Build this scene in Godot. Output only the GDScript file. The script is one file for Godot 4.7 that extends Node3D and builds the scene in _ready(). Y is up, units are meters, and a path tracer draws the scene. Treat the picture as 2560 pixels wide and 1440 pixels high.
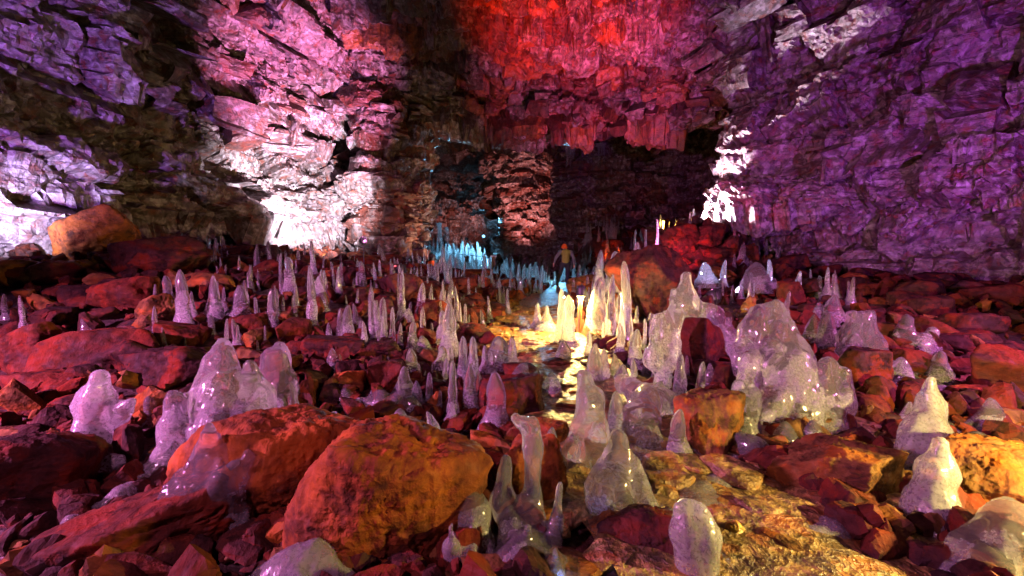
extends Node3D
# A lava cave full of ice stalagmites, lit by coloured lamps.

var used := {}
var M := {}
var N := {}
var grain := FastNoiseLite.new()
var facet := FastNoiseLite.new()
var chip := FastNoiseLite.new()

const PATH_LINE := [[-6.0, 0.9], [2.0, 0.8], [4.0, 0.6], [7.0, 0.28], [12.0, 1.0], [18.0, 2.4], [24.0, 1.2], [30.0, -1.5], [40.0, -3.0]]

# label, centre, half size, stone, seed, yaw, roll
var BOULDERS := [
	["broad orange boulder with dark pores and cracks, bare of ice on its face", Vector3(-0.582, 0.145, -1.828), Vector3(0.346, 0.389, 0.316), "orange", 11, 0.40, -0.42],
	["long orange ridge of rock beside the ghost shaped ice cap", Vector3(-1.102, 0.159, -2.074), Vector3(0.309, 0.357, 0.287), "orange", 12, 0.90, -0.55],
	["dark rust slab dipping under the ghost shaped ice cap", Vector3(-1.647, -0.040, -1.858), Vector3(0.536, 0.213, 0.335), "rust", 13, 0.30, 0.35],
	["smooth maroon boulder with a thin frill of ice on its shoulder", Vector3(-2.439, 0.111, -2.108), Vector3(0.314, 0.292, 0.275), "maroon", 14, 0.20, -0.30],
	["brown rock wedged under the ghost shaped ice cap", Vector3(-1.385, 0.000, -1.939), Vector3(0.289, 0.185, 0.219), "rust", 15, 1.20, 0.30],
	["low red slab with a rounded end beside a frosted ice stump", Vector3(-3.646, 0.174, -3.390), Vector3(0.290, 0.130, 0.200), "rust", 16, 0.10, 0.00],
	["wide flat red boulder topped by a bright rusty edge", Vector3(-3.589, 0.360, -3.949), Vector3(0.445, 0.232, 0.319), "rust", 17, 0.30, 0.05],
	["purple brown slab behind the broad ice cone", Vector3(-2.797, 0.258, -3.634), Vector3(0.311, 0.214, 0.248), "maroon", 18, 0.70, 0.10],
	["flat topped red rock on the rubble slope", Vector3(-4.567, 0.728, -5.173), Vector3(0.350, 0.252, 0.286), "rust", 19, 0.50, 0.00],
	["tilted brown rock with an ochre underside on the rubble slope", Vector3(-4.022, 0.586, -4.990), Vector3(0.248, 0.172, 0.201), "ochre", 20, 0.80, 0.35],
	["blunt red boulder beside the wall foot", Vector3(-4.245, 0.383, -3.841), Vector3(0.242, 0.226, 0.221), "rust", 21, 1.10, 0.20],
	["leaning orange slab against the cave wall", Vector3(-6.944, 1.498, -7.408), Vector3(0.702, 0.390, 0.516), "orange", 22, 0.40, 0.35],
	["huge dark brown boulder beneath the undercut wall", Vector3(-5.363, 1.161, -6.695), Vector3(0.725, 0.310, 0.490), "maroon", 23, 0.60, 0.10],
	["dark red block in front of the pair of ice fingers", Vector3(-3.295, 0.378, -4.353), Vector3(0.275, 0.156, 0.206), "rust", 24, 0.20, -0.10],
	["squat red stone under the twin tipped ice stump", Vector3(-2.843, 0.431, -4.770), Vector3(0.247, 0.171, 0.200), "rust", 25, 0.20, 0.10],
	["rounded russet stone with a slim ice peg on top", Vector3(-2.388, 0.385, -4.838), Vector3(0.218, 0.150, 0.177), "rust", 26, 0.90, 0.00],
	["flat maroon slab carrying a row of small ice pegs", Vector3(-1.843, 0.240, -4.483), Vector3(0.344, 0.129, 0.227), "maroon", 27, 0.20, 0.00],
	["maroon block under the needle thin ice spires", Vector3(-1.384, 0.207, -4.521), Vector3(0.245, 0.134, 0.182), "maroon", 28, 0.60, 0.05],
	["russet rock with a crumbly bright orange crust", Vector3(-1.408, 0.125, -3.667), Vector3(0.198, 0.123, 0.154), "orange", 29, 0.30, 0.10],
	["deep red block behind the frilled ice shelf", Vector3(-1.046, 0.147, -3.650), Vector3(0.165, 0.175, 0.161), "rust", 30, 0.40, 0.10],
	["brown block beneath the fat double ice column", Vector3(-1.221, 0.368, -6.563), Vector3(0.252, 0.220, 0.225), "rust", 31, 0.40, 0.15],
	["dark grey brown block with flat faces beside the gravel path", Vector3(0.030, 0.114, -3.306), Vector3(0.253, 0.198, 0.213), "maroon", 32, 0.50, 0.10],
	["maroon wedge of rock overhung by a scrap of clear ice", Vector3(0.107, 0.163, -3.875), Vector3(0.210, 0.102, 0.150), "maroon", 33, 0.90, -0.30],
	["small orange dome of rock behind the curved ice finger", Vector3(0.277, 0.044, -2.851), Vector3(0.129, 0.085, 0.102), "orange", 34, 0.30, 0.00],
	["orange rock glazed by the base of the curved ice finger", Vector3(0.102, 0.061, -2.184), Vector3(0.197, 0.209, 0.189), "orange", 35, 0.70, 0.15],
	["pitted ochre stone the size of a fist", Vector3(0.415, 0.014, -1.836), Vector3(0.075, 0.078, 0.073), "ochre", 36, 0.50, 0.30],
	["brown boulder with flat facets below the white twin ice peaks", Vector3(0.543, -0.015, -1.800), Vector3(0.211, 0.176, 0.179), "maroon", 37, 0.20, 0.25],
	["round brown boulder standing behind a short ice peg", Vector3(1.253, 0.115, -2.793), Vector3(0.214, 0.238, 0.206), "ochre", 38, 0.50, 0.10],
	["angular ochre slab with a dark pitted edge", Vector3(1.671, 0.060, -2.239), Vector3(0.252, 0.219, 0.219), "ochre", 39, 0.30, 0.32],
	["olive brown boulder beside the tall white ice cone", Vector3(2.353, 0.066, -2.117), Vector3(0.229, 0.233, 0.213), "ochre", 40, 0.70, 0.20],
	["dark boulder sheltered beneath the spreading ice legs", Vector3(2.251, 0.153, -3.687), Vector3(0.200, 0.229, 0.194), "maroon", 41, 0.40, 0.20],
	["dark boulder framed by the ice arch", Vector3(1.816, 0.334, -4.373), Vector3(0.296, 0.429, 0.286), "maroon", 42, 0.60, 0.20],
	["large angular maroon boulder leaning over the ice columns", Vector3(2.384, 0.804, -7.331), Vector3(0.628, 0.701, 0.602), "maroon", 43, 0.90, 0.45],
	["glazed maroon boulder under the square topped ice block", Vector3(3.155, 0.190, -3.912), Vector3(0.282, 0.234, 0.244), "maroon", 44, 0.30, 0.00],
	["dark red cube of rock beside the grey ice tower", Vector3(2.603, 0.056, -3.187), Vector3(0.187, 0.137, 0.154), "rust", 45, 0.20, 0.05],
	["narrow orange slab behind the grey ice tower", Vector3(3.762, 0.061, -3.618), Vector3(0.196, 0.086, 0.136), "orange", 46, 0.10, 0.05],
	["red topped boulder against the shadowed wall foot", Vector3(4.184, 0.215, -3.649), Vector3(0.247, 0.262, 0.239), "rust", 47, 0.50, 0.15],
	["dull red block below the frosted ice shelf", Vector3(3.876, 0.176, -4.234), Vector3(0.210, 0.142, 0.168), "rust", 48, 0.40, 0.10],
	["maroon rock with a concave top at the wall foot", Vector3(-2.824, 0.845, -7.726), Vector3(0.436, 0.214, 0.312), "maroon", 49, 0.40, 0.10],
	["dark brown boulder heaped against the pillar", Vector3(-1.796, 0.636, -7.352), Vector3(0.365, 0.316, 0.324), "maroon", 50, 0.70, 0.20],
	["pair faced russet stone with an orange spot near the wall", Vector3(-4.063, 0.986, -7.328), Vector3(0.330, 0.158, 0.236), "rust", 51, 0.40, 0.20],
	["orange brown dome of rock lit beside the lamp post", Vector3(1.988, 0.443, -12.086), Vector3(0.518, 0.295, 0.391), "ochre", 52, 0.40, 0.10],
	["purple red boulder with a pale crust on the mound", Vector3(3.930, 1.573, -10.429), Vector3(0.517, 0.399, 0.437), "maroon", 53, 0.40, 0.20],
	["dark red block with ribbed side on the mound", Vector3(4.491, 1.630, -10.325), Vector3(0.419, 0.311, 0.350), "maroon", 54, 0.40, -0.10],
	["rounded red stone on the mound", Vector3(4.946, 1.424, -10.013), Vector3(0.271, 0.239, 0.245), "maroon", 55, 0.20, 0.10],
	["flat grey maroon slab across the mound", Vector3(4.622, 1.253, -9.884), Vector3(0.401, 0.151, 0.268), "maroon", 56, 0.50, 0.10],
	["small red stone near the wall mounted lantern", Vector3(5.521, 1.648, -10.762), Vector3(0.243, 0.221, 0.223), "maroon", 57, 0.50, 0.20],
	["dark stone crowning the mound", Vector3(5.312, 1.925, -11.193), Vector3(0.353, 0.241, 0.287), "maroon", 58, 0.50, 0.20],
	["magenta tinted block with a frosted face near the bright ice stump", Vector3(4.292, 0.634, -6.775), Vector3(0.214, 0.243, 0.211), "rust", 59, 0.50, 0.20],
	["long low maroon slab beneath the rough wall foot", Vector3(5.104, 0.694, -7.237), Vector3(0.587, 0.190, 0.374), "maroon", 60, 0.20, 0.05],
	["dark red rock behind the square topped ice block", Vector3(4.158, 0.311, -5.015), Vector3(0.271, 0.168, 0.210), "maroon", 61, 0.20, 0.05],
	["brown rock between the frosted ice shelf and the wall", Vector3(4.776, 0.281, -4.591), Vector3(0.331, 0.176, 0.242), "maroon", 62, 0.70, 0.10],
	["pink glazed rock under the paired ice stumps", Vector3(1.806, 0.096, -3.857), Vector3(0.191, 0.175, 0.174), "maroon", 63, 0.70, 0.10],
	["rust brown slab lying across the near corner of the rubble", Vector3(-1.955, -0.089, -1.797), Vector3(0.340, 0.120, 0.213), "rust", 64, 0.20, 0.20],
	["dark rock in the gap below the pitted ochre stone", Vector3(0.363, -0.068, -1.743), Vector3(0.126, 0.100, 0.107), "maroon", 65, 0.20, 0.20],
	["ochre stone half sunk in glazed ground", Vector3(1.630, -0.052, -1.992), Vector3(0.099, 0.076, 0.084), "ochre", 66, 0.20, 0.20],
	["bright yellow ochre wedge poking from the ice crust", Vector3(1.661, -0.057, -1.765), Vector3(0.072, 0.093, 0.070), "yellow", 67, 0.20, 0.50],
	["yellow ochre lump beside the white ice block", Vector3(0.997, -0.039, -1.855), Vector3(0.050, 0.089, 0.050), "yellow", 68, 0.20, 0.50],
]

# label, foot, height, radius, foot radius, lean, group
var STALAGMITES := [
	["small pointed ice peg on the crest of the rubble slope", Vector3(-4.553, 0.704, -5.600), 0.202, 0.066, 0.101, 0.000, ""],
	["shorter finger of the ice pair on the rubble slope", Vector3(-4.047, 0.563, -5.210), 0.409, 0.066, 0.103, -0.028, ""],
	["taller finger of the ice pair on the rubble slope", Vector3(-3.423, 0.378, -4.570), 0.684, 0.074, 0.185, 0.000, ""],
	["stout ice stump with a dark hollow, alone on red rubble", Vector3(-3.477, 0.491, -5.150), 0.488, 0.093, 0.139, 0.000, ""],
	["little clear ice peg in front of the red rubble", Vector3(-3.146, 0.357, -4.590), 0.236, 0.041, 0.070, 0.000, ""],
	["twin tipped ice stump, its lower lobe, on a squat red stone", Vector3(-3.207, 0.471, -5.190), 0.389, 0.084, 0.187, 0.019, ""],
	["twin tipped ice stump, its thin upper horn", Vector3(-3.306, 0.532, -5.470), 0.370, 0.049, 0.074, 0.000, ""],
	["smooth ice post beside the rounded russet stone", Vector3(-2.614, 0.344, -4.830), 0.492, 0.061, 0.096, -0.013, ""],
	["slim ice peg standing on the rounded russet stone", Vector3(-2.655, 0.433, -5.390), 0.301, 0.044, 0.063, 0.000, ""],
	["tall banded ice pillar of the rubble slope", Vector3(-2.273, 0.319, -4.970), 0.784, 0.067, 0.134, 0.000, ""],
	["round headed ice post beside the tall banded pillar", Vector3(-2.534, 0.480, -5.890), 0.462, 0.090, 0.106, -0.032, ""],
	["glassy ice spike at the foot of the white lit wall", Vector3(-3.217, 0.654, -6.370), 0.534, 0.075, 0.126, 0.000, ""],
	["thin glassy ice spike at the foot of the white lit wall", Vector3(-3.329, 0.679, -6.410), 0.567, 0.032, 0.058, 0.000, ""],
	["tiny ice knob on the flat maroon slab", Vector3(-2.026, 0.274, -4.850), 0.192, 0.035, 0.066, 0.000, ""],
	["blunt ice peg on the flat maroon slab", Vector3(-1.924, 0.267, -4.930), 0.347, 0.053, 0.076, 0.000, ""],
	["jagged ice column on the flat maroon slab", Vector3(-1.849, 0.260, -4.970), 0.394, 0.076, 0.112, 0.009, ""],
	["plump ice peg at the end of the flat maroon slab", Vector3(-1.707, 0.238, -4.990), 0.234, 0.059, 0.090, 0.000, ""],
	["needle thin ice spire, the tallest of three in a row", Vector3(-1.587, 0.236, -5.000), 0.568, 0.034, 0.077, 0.000, ""],
	["flat topped thin ice spire in the row of three", Vector3(-1.479, 0.235, -5.100), 0.474, 0.037, 0.055, 0.000, ""],
	["knotted short ice spire in the row of three", Vector3(-1.391, 0.216, -5.100), 0.400, 0.034, 0.064, 0.009, ""],
	["tall slender ice mast with a broad foot", Vector3(-1.459, 0.333, -5.900), 0.676, 0.053, 0.133, 0.000, ""],
	["hair thin ice mast touching the slender one", Vector3(-1.496, 0.344, -5.900), 0.745, 0.016, 0.032, 0.000, ""],
	["round ice bump at the foot of the slender mast", Vector3(-1.383, 0.341, -5.850), 0.169, 0.069, 0.090, 0.000, ""],
	["thin ice rod below the dark pillar", Vector3(-1.645, 0.500, -7.600), 0.398, 0.045, 0.069, 0.000, ""],
	["fat double ice column on a brown block", Vector3(-1.331, 0.291, -6.600), 0.512, 0.083, 0.137, 0.000, ""],
	["three small ice pegs merged at the double column", Vector3(-1.211, 0.291, -6.600), 0.143, 0.077, 0.119, 0.000, ""],
	["clear ice finger in the cluster below the slender mast", Vector3(-1.239, 0.210, -4.900), 0.252, 0.040, 0.066, 0.000, ""],
	["pointed ice finger in the cluster below the slender mast", Vector3(-1.094, 0.193, -4.850), 0.284, 0.052, 0.087, 0.009, ""],
	["rounded ice stub in the cluster below the slender mast", Vector3(-0.996, 0.193, -4.850), 0.131, 0.061, 0.096, 0.000, ""],
	["broad ice column with a stepped shoulder beside the path", Vector3(-0.687, 0.207, -4.700), 0.496, 0.085, 0.106, 0.017, ""],
	["side tip of the stepped ice column", Vector3(-0.753, 0.380, -4.750), 0.236, 0.047, 0.064, 0.000, ""],
	["stubby ice post below the stepped column", Vector3(-0.693, 0.135, -4.350), 0.177, 0.059, 0.086, 0.000, ""],
	["cream tinted ice column, widest in the clump by the path", Vector3(-0.443, 0.060, -3.950), 0.424, 0.061, 0.089, 0.000, ""],
	["cream tinted ice column, slimmer in the clump by the path", Vector3(-0.352, 0.060, -3.950), 0.417, 0.043, 0.061, 0.000, ""],
	["lumpy pale yellow ice mass beside the gravel path", Vector3(-0.133, 0.136, -4.400), 0.266, 0.123, 0.159, 0.000, ""],
	["yellow lit ice peg in front of the lumpy mass", Vector3(-0.259, 0.119, -4.150), 0.236, 0.041, 0.067, 0.000, ""],
	["yellow lit ice peg between the lumpy mass and the maroon wedge", Vector3(-0.195, 0.113, -4.100), 0.214, 0.044, 0.063, 0.000, ""],
	["pale ice peg beside the maroon wedge of rock", Vector3(0.000, 0.148, -4.300), 0.256, 0.047, 0.078, 0.000, ""],
	["ice post with a flared foot in the purple clump", Vector3(-0.418, 0.034, -3.100), 0.422, 0.039, 0.084, 0.000, ""],
	["short smooth ice peg before the purple clump", Vector3(-0.411, 0.032, -3.000), 0.162, 0.032, 0.046, 0.000, ""],
	["ridged ice column in the purple clump", Vector3(-0.310, 0.062, -3.300), 0.327, 0.051, 0.089, -0.006, ""],
	["inner ice column of the purple clump", Vector3(-0.259, 0.061, -3.350), 0.257, 0.039, 0.060, 0.000, ""],
	["thick blunt ice pillar of the purple clump", Vector3(-0.122, 0.015, -3.000), 0.395, 0.073, 0.122, 0.000, ""],
	["scrap of hanging clear ice on the maroon wedge", Vector3(0.068, 0.063, -3.700), 0.234, 0.093, 0.073, 0.033, ""],
	["pale brown ice post beside the tall purple ice blade", Vector3(0.674, 0.049, -2.800), 0.285, 0.051, 0.063, 0.000, ""],
	["pink ice cone with a drilled hole before an orange rock", Vector3(0.233, -0.007, -2.500), 0.221, 0.052, 0.101, 0.000, ""],
	["small lavender ice peg beside the bent ice thumb", Vector3(-1.558, 0.079, -3.370), 0.173, 0.046, 0.055, 0.000, ""],
	["slim glassy ice stem growing from the orange ridge", Vector3(-1.353, 0.149, -2.700), 0.278, 0.032, 0.061, -0.015, ""],
	["short pink ice nub on the orange ridge", Vector3(-1.205, 0.094, -2.600), 0.206, 0.049, 0.070, 0.000, ""],
	["lavender ice thumb leaning over the orange boulder", Vector3(-1.027, 0.053, -2.500), 0.255, 0.059, 0.068, 0.000, ""],
	["clear ice bullet above the crumbly orange crust", Vector3(-1.639, 0.134, -3.990), 0.230, 0.076, 0.108, 0.000, ""],
	["squat ice bump next to the clear ice bullet", Vector3(-1.658, 0.119, -3.810), 0.120, 0.045, 0.069, 0.000, ""],
	["hunched ice lump trailing down red rock", Vector3(-1.260, 0.054, -3.350), 0.133, 0.069, 0.106, -0.024, ""],
	["low ice cone on the frilled ice shelf", Vector3(-1.080, 0.052, -3.470), 0.141, 0.063, 0.110, 0.000, ""],
	["clear ice cone with a bright core on the frilled shelf", Vector3(-0.864, 0.042, -3.500), 0.278, 0.082, 0.142, 0.000, ""],
	["round ice peg at the edge of the frilled shelf", Vector3(-0.731, 0.020, -3.330), 0.231, 0.054, 0.075, 0.000, ""],
	["ice wedge behind the frilled shelf", Vector3(-0.951, 0.094, -4.100), 0.248, 0.067, 0.111, 0.000, ""],
	["clear ice bubble standing behind a frosted stump", Vector3(-2.517, 0.077, -3.010), 0.155, 0.060, 0.081, 0.000, ""],
	["small pink ice nub on top of the broad orange boulder", Vector3(-0.633, 0.302, -2.450), 0.040, 0.031, 0.038, 0.000, ""],
	["fallen ice chip resting on the broad orange boulder", Vector3(-0.422, 0.243, -2.300), 0.135, 0.041, 0.035, -0.029, ""],
	["slim ice peg in the lamp lit row on glazed ground", Vector3(1.351, 0.049, -3.900), 0.288, 0.046, 0.070, 0.000, ""],
	["tall round ice post in the lamp lit row on glazed ground", Vector3(1.355, -0.007, -3.500), 0.426, 0.063, 0.095, 0.000, ""],
	["smooth pink ice post in the lamp lit row on glazed ground", Vector3(1.720, -0.003, -3.800), 0.274, 0.062, 0.075, 0.000, ""],
	["squat pink ice block before the lamp lit row", Vector3(1.154, -0.005, -3.400), 0.236, 0.067, 0.092, 0.006, ""],
	["broken pink ice stub before the lamp lit row", Vector3(1.229, 0.011, -3.400), 0.123, 0.061, 0.077, 0.000, ""],
	["short ice peg in front of the round brown boulder", Vector3(1.012, -0.023, -2.610), 0.306, 0.054, 0.106, 0.000, ""],
	["low pink ice bump beside the gravel path", Vector3(0.342, 0.068, -3.800), 0.120, 0.069, 0.086, 0.000, ""],
	["leaning icy column near the bollard lamp", Vector3(1.221, 0.013, -6.700), 0.786, 0.109, 0.121, 0.097, ""],
	["tall ice column behind the bollard lamp", Vector3(1.298, -0.006, -6.470), 0.905, 0.128, 0.146, 0.000, ""],
	["ridged ice column beside the maroon boulder", Vector3(1.430, 0.002, -6.270), 0.950, 0.085, 0.124, 0.000, ""],
	["smooth pink ice column beside the maroon boulder", Vector3(1.499, 0.008, -5.950), 1.127, 0.086, 0.161, 0.000, ""],
	["square topped clear ice column on the mound flank", Vector3(1.998, 0.618, -8.600), 0.675, 0.155, 0.194, 0.000, ""],
	["clear ice column pair on the mound flank", Vector3(1.766, 0.605, -8.800), 0.714, 0.095, 0.159, 0.000, ""],
	["slim lemon ice pole before the bollard lamp", Vector3(0.648, -0.007, -5.970), 0.765, 0.070, 0.108, 0.022, ""],
	["stout lemon ice pole before the bollard lamp", Vector3(0.732, -0.006, -5.810), 0.697, 0.089, 0.157, 0.010, ""],
	["pale yellow ice cone on the gravel path", Vector3(0.561, 0.069, -7.000), 0.347, 0.057, 0.189, 0.000, ""],
	["grey ice peg at the edge of the gravel path", Vector3(0.419, 0.076, -7.200), 0.357, 0.065, 0.130, 0.000, ""],
	["lemon ice stub at the base of the bollard lamp", Vector3(0.586, -0.010, -5.000), 0.248, 0.077, 0.135, 0.000, ""],
	["short clear ice peg at the base of the bollard lamp", Vector3(0.908, 0.005, -5.200), 0.314, 0.052, 0.080, 0.000, ""],
	["thin pink ice peg on the maroon rubble by the lamp", Vector3(1.318, 0.081, -6.000), 0.260, 0.043, 0.081, 0.000, ""],
	["bubbly clear ice post with lens like bulges", Vector3(1.249, 0.061, -5.100), 0.368, 0.051, 0.083, 0.000, ""],
	["tall smooth ice egg beside the bubbly post", Vector3(1.371, 0.039, -4.800), 0.368, 0.074, 0.095, 0.000, ""],
	["thick yellow ice stump of the path side cluster", Vector3(0.797, -0.009, -4.190), 0.378, 0.083, 0.113, 0.000, ""],
	["round yellow ice stump of the path side cluster", Vector3(0.881, -0.009, -4.190), 0.329, 0.057, 0.083, 0.000, ""],
	["small yellow ice cone of the path side cluster", Vector3(1.000, -0.012, -4.270), 0.262, 0.058, 0.096, 0.000, ""],
	["slim yellow ice peg of the path side cluster", Vector3(1.147, -0.009, -4.150), 0.243, 0.037, 0.056, 0.000, ""],
	["low yellow ice lump of the path side cluster", Vector3(1.052, -0.009, -4.150), 0.187, 0.075, 0.094, 0.000, ""],
	["glaring white twisted ice stump lit from behind", Vector3(3.072, 0.789, -8.300), 0.487, 0.142, 0.187, -0.075, ""],
	["white ice horn on the mound lit from within", Vector3(3.615, 0.720, -8.200), 0.370, 0.126, 0.222, -0.059, ""],
	["slender clear ice rod beside the white ice horn", Vector3(3.773, 0.616, -7.900), 0.513, 0.064, 0.121, 0.029, ""],
	["bright white ice stump with a forked top", Vector3(4.267, 0.679, -7.700), 0.417, 0.160, 0.313, -0.028, ""],
	["glassy ice needle on top of the mound", Vector3(4.186, 1.810, -10.500), 0.426, 0.043, 0.066, 0.000, ""],
	["pink ice thumb on the far flank of the mound", Vector3(4.953, 1.071, -9.550), 0.431, 0.086, 0.146, 0.017, ""],
	["tall glassy ice needle on the shoulder of the maroon boulder", Vector3(2.723, 1.411, -8.400), 0.485, 0.027, 0.038, 0.000, ""],
	["glassy ice needle beside the tall maroon boulder", Vector3(2.819, 1.073, -9.400), 0.695, 0.034, 0.051, 0.000, ""],
	["brownish ice needle beside the tall maroon boulder", Vector3(2.717, 1.112, -9.800), 0.663, 0.035, 0.053, 0.000, ""],
	["clear ice sheaf at the foot of the maroon boulder", Vector3(2.534, 0.795, -9.000), 0.690, 0.106, 0.162, 0.000, ""],
	["pointed clear ice peg before the square topped ice block", Vector3(3.427, 0.282, -5.000), 0.257, 0.086, 0.113, 0.000, ""],
	["crystal ice cone before the square topped ice block", Vector3(3.514, 0.237, -4.900), 0.336, 0.093, 0.110, 0.000, ""],
	["rounded ice block with rippled side in the shadowed rubble", Vector3(4.097, 0.413, -5.600), 0.303, 0.126, 0.152, 0.000, ""],
	["small ice stub in the shadowed rubble", Vector3(3.960, 0.451, -5.700), 0.154, 0.062, 0.103, 0.000, ""],
	["slim clear ice tube beside the spreading ice cone", Vector3(3.247, 0.446, -5.200), 0.338, 0.038, 0.047, 0.019, ""],
	["violet ice nub beside the bright forked stump", Vector3(4.441, 0.693, -7.500), 0.135, 0.054, 0.081, 0.000, ""],
	["low pink ice ridge beside the grey ice tower", Vector3(2.712, -0.001, -2.990), 0.202, 0.059, 0.108, 0.027, ""],
	["blunt frosted ice knob on an olive rock", Vector3(2.878, -0.012, -2.670), 0.132, 0.072, 0.132, 0.000, ""],
	["pink frosted ice lump on a dark slab", Vector3(3.315, 0.005, -3.010), 0.217, 0.081, 0.163, 0.000, ""],
	["frosted ice stub in front of the dull red block", Vector3(3.974, 0.107, -4.050), 0.219, 0.073, 0.091, 0.000, ""],
	["frosted ice mound beside the dull red block", Vector3(3.431, 0.071, -3.850), 0.243, 0.104, 0.139, 0.000, ""],
	["pale ice stub at the shadowed wall foot", Vector3(4.117, 0.072, -3.670), 0.166, 0.066, 0.099, 0.000, ""],
	["ice cup at the edge of the olive rock", Vector3(2.830, -0.005, -2.400), 0.152, 0.054, 0.065, 0.000, ""],
	["small saddle shaped ice fin on the ochre slab", Vector3(1.735, 0.017, -2.750), 0.136, 0.055, 0.099, 0.000, ""],
	["small ice horn at the end of the ochre slab", Vector3(1.912, 0.043, -2.750), 0.117, 0.050, 0.062, 0.000, ""],
	["jagged ice chunk at the foot of the white ice block", Vector3(0.550, -0.035, -1.610), 0.076, 0.044, 0.051, 0.000, ""],
	["pale ice fragment on broken rock below the ghost shaped cap", Vector3(-1.638, -0.026, -1.770), 0.072, 0.024, 0.032, 0.016, ""],
	["dripping ice tip on a shadowed ledge of the rubble", Vector3(-4.186, 0.377, -4.310), 0.214, 0.047, 0.086, -0.031, ""],
	["clear ice stub beside a black gap in the rubble", Vector3(-1.508, 0.072, -3.410), 0.108, 0.037, 0.052, 0.000, ""],
	["grey ice peg on the deep red block", Vector3(-1.214, 0.172, -4.250), 0.057, 0.038, 0.057, 0.000, ""],
]

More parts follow.
